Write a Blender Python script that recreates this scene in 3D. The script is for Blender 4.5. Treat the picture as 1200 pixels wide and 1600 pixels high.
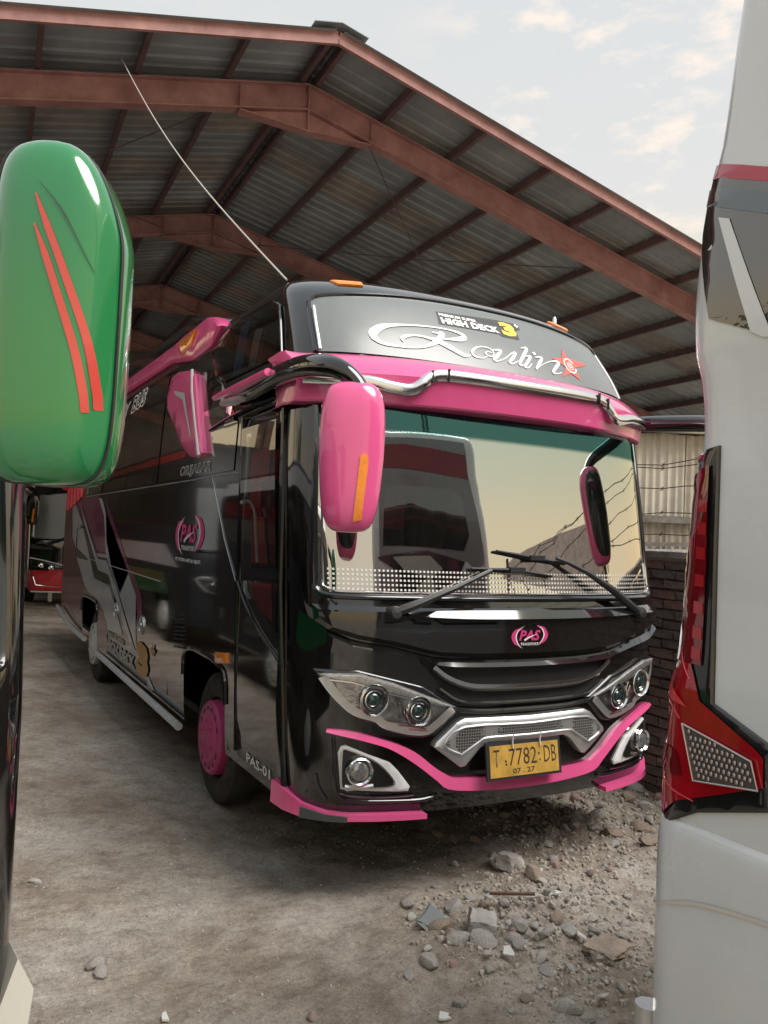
import bpy, bmesh, math, random
from mathutils import Vector, Matrix, noise
random.seed(7)
R = math.radians
sc = bpy.context.scene
COL = sc.collection
for o in list(bpy.data.objects): bpy.data.objects.remove(o)

# ------------------------------------------------------------------ camera
cam = bpy.data.cameras.new('camera'); camo = bpy.data.objects.new('camera', cam); COL.objects.link(camo)
rt = Vector((0.8765132, -0.4795675, 0.0417090)); dn = Vector((0.0519918, 0.0081747, -0.9986141)); fw = Vector((0.4785619, 0.8774669, 0.0320989))
CP = Vector((-2.558269, -3.160315, 1.668393))
mw = Matrix.Identity(4)
for i in range(3): mw[i][0] = rt[i]; mw[i][1] = -dn[i]; mw[i][2] = -fw[i]; mw[i][3] = CP[i]
camo.matrix_world = mw
cam.sensor_fit = 'VERTICAL'; cam.sensor_height = 36; cam.lens = 1271.34/1600*36
cam.clip_start = 0.05; cam.clip_end = 3000
sc.camera = camo

# ------------------------------------------------------------------ sky and sun
SUN_AZ = math.atan2(0.50, -0.866)      # compass from +Y towards +X
SUN_EL = R(54)
w = bpy.data.worlds.new('World'); sc.world = w; w.use_nodes = True
nt = w.node_tree; nt.nodes.clear()
def N(t, **k):
    n = nt.nodes.new(t)
    for a, b in k.items(): setattr(n, a, b)
    return n
wo = N('ShaderNodeOutputWorld'); bg = N('ShaderNodeBackground'); bg.inputs['Strength'].default_value = 0.1
sky = N('ShaderNodeTexSky', sky_type='NISHITA'); sky.sun_disc = False; sky.sun_elevation = SUN_EL; sky.sun_rotation = SUN_AZ
sky.air_density = 1.0; sky.dust_density = 4.0; sky.ozone_density = 1.0; sky.altitude = 20
mx = N('ShaderNodeMixRGB'); mx.inputs[0].default_value = 0.8; 
tz = N('ShaderNodeTexCoord'); sz = N('ShaderNodeSeparateXYZ'); hz = N('ShaderNodeValToRGB')   # thick evening haze: warm low down, grey-blue overhead
for q, (a, c) in zip([hz.color_ramp.elements[0], hz.color_ramp.elements.new(.20), hz.color_ramp.elements.new(.38), hz.color_ramp.elements[-1]], ((0, (1.0, .72, .38)), (.20, (.96, .77, .46)), (.38, (.755, .735, .685)), (1, (.62, .70, .745)))): q.position = a; q.color = (*c, 1)
hs = N('ShaderNodeMixRGB', blend_type='MULTIPLY'); hs.inputs[0].default_value = 1; hs.inputs[2].default_value = (7.0, 7.0, 7.0, 1)
nt.links.new(tz.outputs['Generated'], sz.inputs[0]); nt.links.new(sz.outputs['Z'], hz.inputs[0]); nt.links.new(hz.outputs[0], hs.inputs[1]); nt.links.new(hs.outputs[0], mx.inputs[2])
tc = N('ShaderNodeTexCoord'); mp = N('ShaderNodeMapping'); mp.inputs['Scale'].default_value = (2.0, 2.0, 5.0)
nz = N('ShaderNodeTexNoise'); nz.inputs['Scale'].default_value = 6.5; nz.inputs['Detail'].default_value = 7; nz.inputs['Roughness'].default_value = .58
cr = N('ShaderNodeValToRGB'); cr.color_ramp.elements[0].position = .53; cr.color_ramp.elements[1].position = .70
sh = N('ShaderNodeMath', operation='MULTIPLY'); sh.inputs[1].default_value = .30
mc = N('ShaderNodeMixRGB'); mc.inputs[2].default_value = (9.2, 7.0, 5.2, 1)
L = nt.links.new
L(tc.outputs['Generated'], mp.inputs['Vector']); L(mp.outputs[0], nz.inputs['Vector']); L(nz.outputs['Fac'], cr.inputs[0])
dk = N('ShaderNodeMixRGB', blend_type='DARKEN'); dk.inputs[0].default_value = 1; dk.inputs[2].default_value = (13, 9.6, 5.6, 1)
L(sky.outputs[0], dk.inputs[1]); L(dk.outputs[0], mx.inputs[1]); L(cr.outputs[0], sh.inputs[0]); 
cd = N('ShaderNodeVectorMath', operation='DOT_PRODUCT'); cd.inputs[1].default_value = (.629, .615, .476)   # a drift of evening puffs low in the east, thin elsewhere
cn = N('ShaderNodeVectorMath', operation='NORMALIZE'); L(tc.outputs['Generated'], cn.inputs[0]); L(cn.outputs[0], cd.inputs[0])
cm = N('ShaderNodeMapRange'); cm.interpolation_type = 'SMOOTHSTEP'; cm.inputs['From Min'].default_value = .965; cm.inputs['From Max'].default_value = .992; cm.inputs['To Min'].default_value = .12; cm.inputs['To Max'].default_value = 1.15
L(cd.outputs['Value'], cm.inputs[0]); c2 = N('ShaderNodeMath', operation='MULTIPLY'); c2.use_clamp = True; L(sh.outputs[0], c2.inputs[0]); L(cm.outputs[0], c2.inputs[1]); L(c2.outputs[0], mc.inputs[0]); L(mx.outputs[0], mc.inputs[1])
L(mc.outputs[0], bg.inputs[0]); L(bg.outputs[0], wo.inputs[0])
sl = bpy.data.lights.new('sun', 'SUN'); sl.energy = 2.6; sl.angle = R(40); sl.color = (1, .97, .93)
so = bpy.data.objects.new('sun', sl); COL.objects.link(so)
sd = Vector((math.sin(SUN_AZ)*math.cos(SUN_EL), math.cos(SUN_AZ)*math.cos(SUN_EL), math.sin(SUN_EL)))
so.rotation_euler = (-sd).to_track_quat('-Z', 'Y').to_euler(); so.location = (20, -10, 20)
sc.view_settings.view_transform = 'Standard'; sc.view_settings.look = 'None'
sc.view_settings.exposure = 0.80; sc.view_settings.gamma = 1; sc.view_settings.use_curve_mapping = False
sc.cycles.max_bounces = 8; sc.cycles.glossy_bounces = 4; sc.cycles.transparent_max_bounces = 10; sc.cycles.diffuse_bounces = 4
sc.cycles.use_denoising = True

# ------------------------------------------------------------------ materials
MATS = {}
def mat(name, col, rough=.5, metal=0., coat=0., var=.0, vs=6., bump=0., bs=40., rvar=0., spec=.5, vcol=None, emit=0):
    if name in MATS: return MATS[name]
    m = bpy.data.materials.new(name); m.use_nodes = True; MATS[name] = m
    t = m.node_tree; p = t.nodes['Principled BSDF']
    p.inputs['Base Color'].default_value = (*col, 1); p.inputs['Roughness'].default_value = rough
    p.inputs['Metallic'].default_value = metal; p.inputs['Coat Weight'].default_value = coat; p.inputs['Coat Roughness'].default_value = .04
    p.inputs['Specular IOR Level'].default_value = spec
    if var or bump or rvar:
        co = t.nodes.new('ShaderNodeTexCoord')
        n = t.nodes.new('ShaderNodeTexNoise'); n.inputs['Scale'].default_value = vs; n.inputs['Detail'].default_value = 6; n.inputs['Roughness'].default_value = .65
        t.links.new(co.outputs['Object'], n.inputs['Vector'])
    if var:
        r = t.nodes.new('ShaderNodeValToRGB'); e = r.color_ramp.elements
        c2 = vcol or tuple(min(1, c*(1+var)) for c in col); c1 = tuple(c*(1-var) for c in col)
        e[0].position = .3; e[1].position = .7; e[0].color = (*c1, 1); e[1].color = (*c2, 1)
        t.links.new(n.outputs['Fac'], r.inputs[0]); t.links.new(r.outputs[0], p.inputs['Base Color'])
    if rvar:
        mr = t.nodes.new('ShaderNodeMapRange'); mr.inputs['From Min'].default_value = .3; mr.inputs['From Max'].default_value = .7
        mr.inputs['To Min'].default_value = max(0, rough-rvar*.3); mr.inputs['To Max'].default_value = rough+rvar
        t.links.new(n.outputs['Fac'], mr.inputs[0]); t.links.new(mr.outputs[0], p.inputs['Roughness'])
    if bump:
        n2 = t.nodes.new('ShaderNodeTexNoise'); n2.inputs['Scale'].default_value = bs; n2.inputs['Detail'].default_value = 5
        t.links.new(co.outputs['Object'], n2.inputs['Vector'])
        b = t.nodes.new('ShaderNodeBump'); b.inputs['Strength'].default_value = bump; b.inputs['Distance'].default_value = .02
        t.links.new(n2.outputs['Fac'], b.inputs['Height']); t.links.new(b.outputs[0], p.inputs['Normal'])
    return m
def glass_mat(name, tint, refl, trans, band=None, rough=.01, gcol=(.97, .94, .88), tcol=(.8, .85, .83)):
    """reflective tinted film: mirror layer over tinted transparency"""
    m = bpy.data.materials.new(name); m.use_nodes = True; MATS[name] = m
    t = m.node_tree; t.nodes.clear(); K = t.nodes.new; l = t.links.new
    o = K('ShaderNodeOutputMaterial'); g = K('ShaderNodeBsdfGlossy'); g.inputs['Roughness'].default_value = rough; g.inputs['Color'].default_value = (*gcol, 1)
    d = K('ShaderNodeBsdfPrincipled'); d.inputs['Base Color'].default_value = (*tint, 1); d.inputs['Roughness'].default_value = .15
    tr = K('ShaderNodeBsdfTransparent'); tr.inputs['Color'].default_value = (*tcol, 1)
    m1 = K('ShaderNodeMixShader'); m1.inputs[0].default_value = trans; l(d.outputs[0], m1.inputs[1]); l(tr.outputs[0], m1.inputs[2])
    fr = K('ShaderNodeFresnel'); fr.inputs['IOR'].default_value = 1.5
    ad = K('ShaderNodeMath'); ad.operation = 'ADD'; ad.use_clamp = True; ad.inputs[1].default_value = refl; l(fr.outputs[0], ad.inputs[0])
    m2 = K('ShaderNodeMixShader'); l(ad.outputs[0], m2.inputs[0]); l(m1.outputs[0], m2.inputs[1]); l(g.outputs[0], m2.inputs[2]); l(m2.outputs[0], o.inputs[0])
    if band:   # sun-shade strip; its hard dark edge also paints in a reflection; tint fades below
        z0, z1, c = band
        co = K('ShaderNodeTexCoord'); sp = K('ShaderNodeSeparateXYZ'); l(co.outputs['Object'], sp.inputs[0])
        r = K('ShaderNodeValToRGB'); e = r.color_ramp.elements; q = K('ShaderNodeMapRange'); q.inputs['From Min'].default_value = 1.4; q.inputs['From Max'].default_value = 2.3; l(sp.outputs['Z'], q.inputs[0]); l(q.outputs[0], r.inputs[0])
        f = lambda z: (z-1.4)/.9
        for z, col in ((1.75, gcol), (z0, tuple(a*b for a, b in zip(gcol, (.80, .93, .90)))), (z1, c)): n = e.new(f(z)); n.color = (*col, 1)
        e[0].color = (*gcol, 1); e[len(e)-1].color = (*c, 1); l(r.outputs[0], g.inputs['Color'])
    return m
BLACK = mat('black_paint', (.0055, .0052, .0058), .05, coat=1, rvar=.06, vs=2.2, var=.5, vcol=(.015, .0135, .012))
PINK = mat('pink_paint', (.74, .10, .275), .16, coat=.8, var=.04, rvar=.12)
PINKM = mat('pink_hub_paint', (.45, .05, .17), .42, var=.15, rvar=.2, vs=9)
CHROME = mat('chrome', (.82, .82, .82), .12, 1, rvar=.1)
SILVER = mat('silver_trim', (.66, .67, .68), .3, .85, var=.08, rvar=.1)
RAIL = mat('rail_paint', (.62, .63, .63), .35, .25, var=.1)
WTRIM = mat('white_trim', (.72, .72, .71), .25, coat=.5)
RUB = mat('black_rubber', (.016, .016, .017), .6, var=.3, vs=14)
GLOSSBLK = mat('gloss_black_trim', (.01, .01, .011), .18, coat=.8)
MATBLK = mat('matte_black_plastic', (.02, .02, .021), .5, var=.2)
TYRE = mat('tyre_rubber', (.022, .021, .02), .85, var=.5, vs=12, vcol=(.06, .052, .045), bump=.3)
GREYD = mat('grey_vinyl', (.52, .53, .54), .22, coat=.6, var=.06)
PURP = mat('purple_vinyl', (.20, .03, .10), .2, coat=.6, var=.15, vs=20)
MAROON = mat('maroon_vinyl', (.13, .018, .045), .2, coat=.6, var=.2)
DARKV = mat('dark_vinyl', (.015, .016, .018), .25, coat=.5)
REDV = mat('red_vinyl', (.55, .035, .04), .25, coat=.6, var=.1)
AMBER = mat('amber_lens', (.85, .24, .015), .15, coat=1, var=.15, vs=40)
WHITEP = mat('white_print', (.82, .82, .80), .4)
YELP = mat('yellow_print', (.78, .48, .06), .4)
ORGP = mat('ochre_print', (.45, .20, .025), .35, var=.15)
LENSG = mat('projector_glass', (.01, .03, .028), .02, coat=1)
DRL = mat('frosted_light_tube', (.88, .88, .88), .3)
RED_L = mat('red_lens', (.32, .006, .012), .07, coat=1, var=.3, vs=9)
RED_D = mat('dark_red_lens', (.15, .004, .008), .07, coat=1, var=.3, vs=9)
UGLASS = mat('perforated_film', (.16, .17, .17), .30, spec=.7, var=.06, vs=3)
WSGLASS = glass_mat('windshield_glass', (.012, .014, .014), .50, .75, band=(2.165, 2.185, (.07, .20, .19)))
SGLASS = glass_mat('side_glass', (.008, .008, .009), .10, 0.0)
TGLASS = glass_mat('clear_door_glass', (.008, .008, .009), .05, .80)
CLEAR = glass_mat('clear_lamp_cover', (.5, .5, .5), .02, 1.0, tcol=(1, 1, 1))
WPAINT = mat('white_bus_paint', (.66, .69, .71), .22, coat=.7, var=.06, vs=2.2, rvar=.08)

# ------------------------------------------------------------------ mesh helpers
def link(name, me, m=None, parent=None, smooth=40):
    o = bpy.data.objects.new(name, me); COL.objects.link(o)
    if m is not None and not me.materials: me.materials.append(m)
    if smooth and len(me.polygons):
        me.polygons.foreach_set('use_smooth', [True]*len(me.polygons)); me.set_sharp_from_angle(angle=R(smooth))
    if parent is not None: o.parent = parent
    return o
def tag(o, label=None, cat=None, group=None, kind=None):
    for k, v in (('label', label), ('category', cat), ('group', group), ('kind', kind)):
        if v: o[k] = v
    return o
def thing(name, label, cat, loc=(0, 0, 0), rz=0, group=None):
    o = bpy.data.objects.new(name, None); COL.objects.link(o); o.location = loc; o.rotation_euler = (0, 0, rz); o.empty_display_size = .2
    return tag(o, label, cat, group)
class MB:
    def __init__(s): s.v = []; s.f = []
    def add(s, vs, fs):
        k = len(s.v); s.v += [tuple(v) for v in vs]; s.f += [tuple(i+k for i in f) for f in fs]; return s
    def box(s, c, d, M=None):
        vs = [Vector((sx*d[0]/2, sy*d[1]/2, sz*d[2]/2)) for sx in (-1, 1) for sy in (-1, 1) for sz in (-1, 1)]
        if M is not None: vs = [M @ v for v in vs]
        vs = [v + Vector(c) for v in vs]
        return s.add(vs, [(0, 1, 3, 2), (4, 6, 7, 5), (0, 4, 5, 1), (2, 3, 7, 6), (0, 2, 6, 4), (1, 5, 7, 3)])
    def bar(s, a, b, wx, wz, up=(0, 0, 1)):
        a = Vector(a); b = Vector(b); d = (b-a); l = d.length; d.normalize(); u = Vector(up); x = d.cross(u)
        if x.length < 1e-4: x = d.cross(Vector((1, 0, 0)))
        x.normalize(); u = x.cross(d); M = Matrix((x, d, u)).transposed()
        return s.box((a+b)/2, (wx, l, wz), M)
    def tube(s, pts, r, seg=10, caps=True, flat=1.0):
        pts = [Vector(p) for p in pts]; n = len(pts); rs = r if isinstance(r, (list, tuple)) else [r]*n
        if len(rs) != n: rs = [rs[min(int(i/(n-1)*(len(rs)-1)), len(rs)-2)]*(1-(i/(n-1)*(len(rs)-1)-min(int(i/(n-1)*(len(rs)-1)), len(rs)-2)))+rs[min(int(i/(n-1)*(len(rs)-1)), len(rs)-2)+1]*(i/(n-1)*(len(rs)-1)-min(int(i/(n-1)*(len(rs)-1)), len(rs)-2)) for i in range(n)]
        vs = []; fs = []; prev = None
        for i, p in enumerate(pts):
            d = (pts[min(i+1, n-1)]-pts[max(i-1, 0)]).normalized()
            if prev is None: x = d.cross(Vector((0, 0, 1))) if abs(d.z) < .95 else d.cross(Vector((0, 1, 0)))
            else: x = prev - d*prev.dot(d)
            x.normalize(); prev = x; y = d.cross(x)
            for k in range(seg):
                a = 2*math.pi*k/seg; vs.append(p + x*math.cos(a)*rs[i] + y*math.sin(a)*rs[i]*flat)
        for i in range(n-1):
            for k in range(seg): fs.append((i*seg+k, i*seg+(k+1) % seg, (i+1)*seg+(k+1) % seg, (i+1)*seg+k))
        if caps: fs += [tuple(range(seg))[::-1], tuple(range((n-1)*seg, n*seg))]
        return s.add(vs, fs)
    def lathe(s, prof, c, ax, seg=28, arc=None):
        ax = Vector(ax).normalized(); x = ax.cross(Vector((0, 0, 1)))
        if x.length < .1: x = ax.cross(Vector((0, 1, 0)))
        x.normalize(); y = ax.cross(x); c = Vector(c); vs = []; fs = []; n = len(prof)
        for h, r in prof:
            for k in range(seg):
                a = 2*math.pi*k/seg; vs.append(c + ax*h + (x*math.cos(a)+y*math.sin(a))*max(r, 1e-4))
        for i in range(n-1):
            for k in range(seg): fs.append((i*seg+k, i*seg+(k+1) % seg, (i+1)*seg+(k+1) % seg, (i+1)*seg+k))
        return s.add(vs, fs)
    def prism(s, poly, mapf, o1, o2):
        n = len(poly); a = [mapf(u, v, o1) for u, v in poly]; b = [mapf(u, v, o2) for u, v in poly]
        return s.add(a+b, [tuple(range(n)), tuple(range(n, 2*n))[::-1]] + [(i, i+n, (i+1) % n + n, (i+1) % n) for i in range(n)])
    def build(s, name, m, parent=None, smooth=40):
        me = bpy.data.meshes.new(name); me.from_pydata(s.v, [], s.f)
        bm = bmesh.new(); bm.from_mesh(me); bmesh.ops.recalc_face_normals(bm, faces=bm.faces); bm.to_mesh(me); bm.free()
        return link(name, me, m, parent, smooth)
def crom(pts, k=6, closed=False):
    P = [Vector(p) for p in pts]; n = len(P); out = []
    for i in range(n if closed else n-1):
        if closed: p0, p1, p2, p3 = P[i-1], P[i], P[(i+1) % n], P[(i+2) % n]
        else: p0 = P[i-1] if i else P[0]*2-P[1]; p1 = P[i]; p2 = P[i+1]; p3 = P[i+2] if i+2 < n else P[-1]*2-P[-2]
        for j in range(k):
            t = j/k; out.append(.5*((2*p1)+(p2-p0)*t+(2*p0-5*p1+4*p2-p3)*t*t+(3*p1-p0-3*p2+p3)*t**3))
    if not closed: out.append(P[-1])
    return out
def hermite(tab):
    xs = [a for a, b in tab]; ys = [b for a, b in tab]; n = len(xs)
    d = [(ys[i+1]-ys[i])/(xs[i+1]-xs[i]) for i in range(n-1)]
    m = [d[0]]+[0 if d[i-1]*d[i] <= 0 else 2*d[i-1]*d[i]/(d[i-1]+d[i]) for i in range(1, n-1)]+[d[-1]]
    def f(x):
        if x <= xs[0]: return ys[0]
        if x >= xs[-1]: return ys[-1]
        i = max(k for k in range(n-1) if xs[k] <= x); h = xs[i+1]-xs[i]; t = (x-xs[i])/h
        return ys[i]*(2*t**3-3*t*t+1)+m[i]*h*(t**3-2*t*t+t)+ys[i+1]*(3*t*t-2*t**3)+m[i+1]*h*(t**3-t*t)
    return f
def inset2d(P, d):
    n = len(P); A = sum(P[i][0]*P[(i+1) % n][1]-P[(i+1) % n][0]*P[i][1] for i in range(n)); sg = 1 if A > 0 else -1; out = []
    for i in range(n):
        a = Vector(P[i-1]); b = Vector(P[i]); c = Vector(P[(i+1) % n]); e1 = (b-a); e2 = (c-b)
        if e1.length < 1e-6 or e2.length < 1e-6: out.append(tuple(b)); continue
        e1.normalize(); e2.normalize()
        n1 = Vector((-e1.y, e1.x))*sg; n2 = Vector((-e2.y, e2.x))*sg; mm = n1+n2
        mm = mm/max(.35, mm.dot(n1)) if mm.length > 1e-3 else n1
        out.append(tuple(b+mm*d))
    return out
def patch(name, poly, mapf, off, m, parent, depth=.0, bevel=0., step=.07, smooth=40):
    """a panel that follows a curved body surface: polygon in surface coordinates, raised by off"""
    bm = bmesh.new(); inner = inset2d(poly, bevel) if bevel else poly
    f = bm.faces.new([bm.verts.new((u, v, 0)) for u, v in inner]); bmesh.ops.triangulate(bm, faces=[f])
    us = [p[0] for p in poly]; vs = [p[1] for p in poly]
    for ax, lo, hi in ((0, min(us), max(us)), (1, min(vs), max(vs))):
        k = int((hi-lo)/step)
        for i in range(1, k+1):
            c = lo+(hi-lo)*i/(k+1); co = (c, 0, 0) if ax == 0 else (0, c, 0); no = (1, 0, 0) if ax == 0 else (0, 1, 0)
            bmesh.ops.bisect_plane(bm, geom=bm.verts[:]+bm.edges[:]+bm.faces[:], plane_co=co, plane_no=no, dist=1e-6)
    def ring(edges, du, oo):
        pass
    be = [e for e in bm.edges if e.is_boundary]; flat = {v: (v.co.x, v.co.y) for v in bm.verts}; bset = set(v for e in be for v in e.verts)
    for v in bm.verts: v.co = mapf(*flat[v], off)
    if bevel or depth:
        rings = []
        if bevel: rings.append((bevel, off-bevel*.8))
        if depth: rings.append((bevel, off-depth))
        # outward 2D direction of each boundary vertex
        dirs = {v: Vector((0, 0)) for v in bset}
        for e in be:
            a, b = e.verts; fa = e.link_faces[0]; cx = sum(flat[q][0] for q in fa.verts)/len(fa.verts); cy = sum(flat[q][1] for q in fa.verts)/len(fa.verts)
            d = Vector(flat[b])-Vector(flat[a]); nn = Vector((-d.y, d.x)); mid = (Vector(flat[a])+Vector(flat[b]))/2
            if nn.length < 1e-9: continue
            nn.normalize()
            if nn.dot(mid-Vector((cx, cy))) < 0: nn = -nn
            dirs[a] += nn; dirs[b] += nn
        prev = {v: v for v in bset}
        for du, oo in rings:
            cur = {}
            for v in bset:
                d = dirs[v]; q = Vector(flat[v]) + (d/max(d.length_squared/2, .5) if d.length > 1e-6 else d)*du
                cur[v] = bm.verts.new(mapf(q.x, q.y, oo))
            for e in be:
                a, b = e.verts
                try: bm.faces.new((prev[a], prev[b], cur[b], cur[a]))
                except ValueError: pass
            prev = cur
    bmesh.ops.recalc_face_normals(bm, faces=bm.faces)
    bm.normal_update(); s_ = 0.
    for f in bm.faces:       # normals must point off the surface
        for v in f.verts:
            if v in flat: s_ += f.normal.dot(mapf(*flat[v], off+.01)-mapf(*flat[v], off)); break
    if s_ < 0: bmesh.ops.reverse_faces(bm, faces=bm.faces[:])
    me = bpy.data.meshes.new(name); bm.to_mesh(me); bm.free()
    return link(name, me, m, parent, smooth)
def ribbon(name, pts, wid, mapf, off, m, parent, k=5, smoothcurve=True):
    P = crom(pts, k) if smoothcurve else [Vector(p) for p in pts]; n = len(P)
    vs = []; fs = []
    for i, p in enumerate(P):
        d = P[min(i+1, n-1)]-P[max(i-1, 0)]; d.normalize(); nn = Vector((-d.y, d.x)); t = i/(n-1)
        if callable(wid): w_ = wid(t)
        elif isinstance(wid, (list, tuple)):
            q = t*(len(wid)-1); a = int(min(q, len(wid)-2)); w_ = wid[a]+(wid[a+1]-wid[a])*(q-a)
        else: w_ = wid
        for s_ in (-.5, .5): q = p+nn*w_*s_; vs.append(mapf(q.x, q.y, off))
    for i in range(n-1): fs.append((2*i, 2*i+1, 2*i+3, 2*i+2))
    me = bpy.data.meshes.new(name); me.from_pydata(vs, [], fs)
    return link(name, me, m, parent, 60)
def ribbon_add(mb, pts, wid, mapf, off, k=5):
    P = crom(pts, k); n = len(P); vs = []
    for i, p in enumerate(P):
        d = P[min(i+1, n-1)]-P[max(i-1, 0)]; d.normalize(); nn = Vector((-d.y, d.x)); t = i/(n-1); q = t*(len(wid)-1); a = int(min(q, len(wid)-2)); w_ = wid[a]+(wid[a+1]-wid[a])*(q-a)
        for s_ in (-.5, .5): r = p+nn*w_*s_; vs.append(mapf(r.x, r.y, off))
    mb.add(vs, [(2*i, 2*i+1, 2*i+3, 2*i+2) for i in range(n-1)])
def text(name, s, mapf, u0, v0, width, height, off, m, parent, bold=0., shear=0., spacing=1., slope=0., res=2):
    cu = bpy.data.curves.new('t', 'FONT'); cu.body = s; cu.size = 1; cu.offset = bold; cu.shear = shear; cu.space_character = spacing; cu.resolution_u = res
    to = bpy.data.objects.new('t', cu); COL.objects.link(to); bpy.context.view_layer.update()
    me = bpy.data.meshes.new_from_object(to.evaluated_get(bpy.context.evaluated_depsgraph_get())); bpy.data.objects.remove(to); bpy.data.curves.remove(cu)
    xs = [v.co.x for v in me.vertices]; ys = [v.co.y for v in me.vertices]; x0, x1, y0, y1 = min(xs), max(xs), min(ys), max(ys)
    for v in me.vertices:
        u = (v.co.x-x0)/(x1-x0); h = (v.co.y-y0)/(y1-y0); v.co = mapf(u0+u*width, v0+h*height+slope*u*width, off)
    me.name = name; me.materials.clear()
    return link(name, me, m, parent, 0)
def band(name, A, B, oA, oB, mapf, m, parent, k=4, back=0.):
    """strip between two edge lines of a curved surface, each edge with its own height"""
    a = crom(A, k); b = crom(B, k); n = 60; vs = []
    def at(P, t):
        q = t*(len(P)-1); i = min(int(q), len(P)-2); return P[i].lerp(P[i+1], q-i)
    rows = [(a, oA-back), (a, oA), (b, oB), (b, oB-back)] if back else [(a, oA), (b, oB)]
    for P, o in rows:
        for i in range(n+1): q = at(P, i/n); vs.append(mapf(q.x, q.y, o))
    fs = [(r*(n+1)+i, r*(n+1)+i+1, (r+1)*(n+1)+i+1, (r+1)*(n+1)+i) for r in range(len(rows)-1) for i in range(n)]
    return MB().add(vs, fs).build(name, m, parent, 35)
def mirx(P): return list(P)+[(-x, z) for x, z in (P[-2::-1] if abs(P[-1][0]) < 1e-6 else P[::-1])]
def disc_pts(cx, cy, rx, ry, n=20): return [(cx+rx*math.cos(2*math.pi*i/n), cy+ry*math.sin(2*math.pi*i/n)) for i in range(n)]

# ------------------------------------------------------------------ ground
GROUND = bpy.data.materials.new('dirt_ground'); GROUND.use_nodes = True
def ground_mat():
    t = GROUND.node_tree; p = t.nodes['Principled BSDF']; K = t.nodes.new; l = t.links.new
    co = K('ShaderNodeTexCoord')
    def nz(scale, det=8, rg=.6, dis=0):
        n = K('ShaderNodeTexNoise'); n.inputs['Scale'].default_value = scale; n.inputs['Detail'].default_value = det; n.inputs['Roughness'].default_value = rg; n.inputs['Distortion'].default_value = dis
        l(co.outputs['Object'], n.inputs['Vector']); return n
    def ramp(src, stops):
        r = K('ShaderNodeValToRGB'); e = r.color_ramp.elements
        while len(e) < len(stops): e.new(.5)
        for q, (a, c) in zip(e, stops): q.position = a; q.color = (*c, 1)
        l(src, r.inputs[0]); return r
    a = ramp(nz(1.1, 9, .66, .0).outputs['Fac'], [(.30, (.27, .22, .175)), (.44, (.39, .335, .28)), (.56, (.50, .45, .395)), (.72, (.62, .58, .53))])
    b = ramp(nz(9, 10, .7).outputs['Fac'], [(.32, (.45, .41, .38)), (.52, (.95, .93, .91)), (.72, (1.2, 1.18, 1.16))])
    m1 = K('ShaderNodeMixRGB'); m1.blend_type = 'MULTIPLY'; m1.inputs[0].default_value = .6; l(a.outputs[0], m1.inputs[1]); l(b.outputs[0], m1.inputs[2])
    g2 = ramp(nz(38, 6, .75).outputs['Fac'], [(.30, (.55, .53, .51)), (.5, (1, 1, 1)), (.70, (1.3, 1.3, 1.3))])
    m1b = K('ShaderNodeMixRGB'); m1b.blend_type = 'MULTIPLY'; m1b.inputs[0].default_value = .75; l(m1.outputs[0], m1b.inputs[1]); l(g2.outputs[0], m1b.inputs[2]); m1 = m1b
    g3 = ramp(nz(150, 5, .8).outputs['Fac'], [(.34, (.60, .58, .56)), (.5, (1, 1, 1)), (.66, (1.22, 1.22, 1.22))])
    m1c = K('ShaderNodeMixRGB'); m1c.blend_type = 'MULTIPLY'; m1c.inputs[0].default_value = .8; l(m1.outputs[0], m1c.inputs[1]); l(g3.outputs[0], m1c.inputs[2]); m1 = m1c
    c = ramp(nz(2.4, 8, .68, .2).outputs['Fac'], [(.56, (0, 0, 0)), (.70, (1, 1, 1))])
    m2 = K('ShaderNodeMixRGB'); m2.inputs[2].default_value = (.56, .53, .49, 1); l(m1.outputs[0], m2.inputs[1])
    f2 = K('ShaderNodeMath'); f2.operation = 'MULTIPLY'; f2.inputs[1].default_value = .55; l(c.outputs[0], f2.inputs[0]); l(f2.outputs[0], m2.inputs[0])
    sp = ramp(nz(70, 4, .6).outputs['Fac'], [(.66, (0, 0, 0)), (.72, (1, 1, 1))])
    m3 = K('ShaderNodeMixRGB'); m3.inputs[2].default_value = (.58, .55, .51, 1); l(m2.outputs[0], m3.inputs[1])
    f3 = K('ShaderNodeMath'); f3.operation = 'MULTIPLY'; f3.inputs[1].default_value = .5; l(sp.outputs[0], f3.inputs[0]); l(f3.outputs[0], m3.inputs[0])
    l(m3.outputs[0], p.inputs['Base Color']); p.inputs['Roughness'].default_value = .95; p.inputs['Specular IOR Level'].default_value = .2
    b1 = K('ShaderNodeBump'); b1.inputs['Strength'].default_value = .9; b1.inputs['Distance'].default_value = .03; l(nz(14, 10, .7).outputs['Fac'], b1.inputs['Height'])
    b2 = K('ShaderNodeBump'); b2.inputs['Strength'].default_value = .9; b2.inputs['Distance'].default_value = .012; l(nz(90, 6, .7).outputs['Fac'], b2.inputs['Height']); l(b1.outputs[0], b2.inputs['Normal']); l(b2.outputs[0], p.inputs['Normal'])
ground_mat()
def pile(x, y):    # rubble heap in front of the bus and along the brick wall
    g = lambda cx, cy, sx, sy: math.exp(-((x-cx)/sx)**2-((y-cy)/sy)**2)
    return min(1, .6*g(.02, -.22, .36, .36)+.6*g(-.42, -.30, .32, .34)+.7*g(.62, .45, .35, .6)+.8*g(1.25, .75, .4, .8)+.5*g(-.2, -.75, .4, .35))
def gz(x, y):
    v = Vector((x, y, 0))
    h = .018*noise.fractal(v*1.3, 1, 2, 4)+.012*noise.fractal(v*5, .8, 2, 5)
    pl = pile(x, y); h += pl*(.06+.07*abs(noise.noise(v*6)))+pl*.04*noise.noise(v*15)
    return h if abs(x) < 12 and abs(y) < 20 else h*.5
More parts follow.
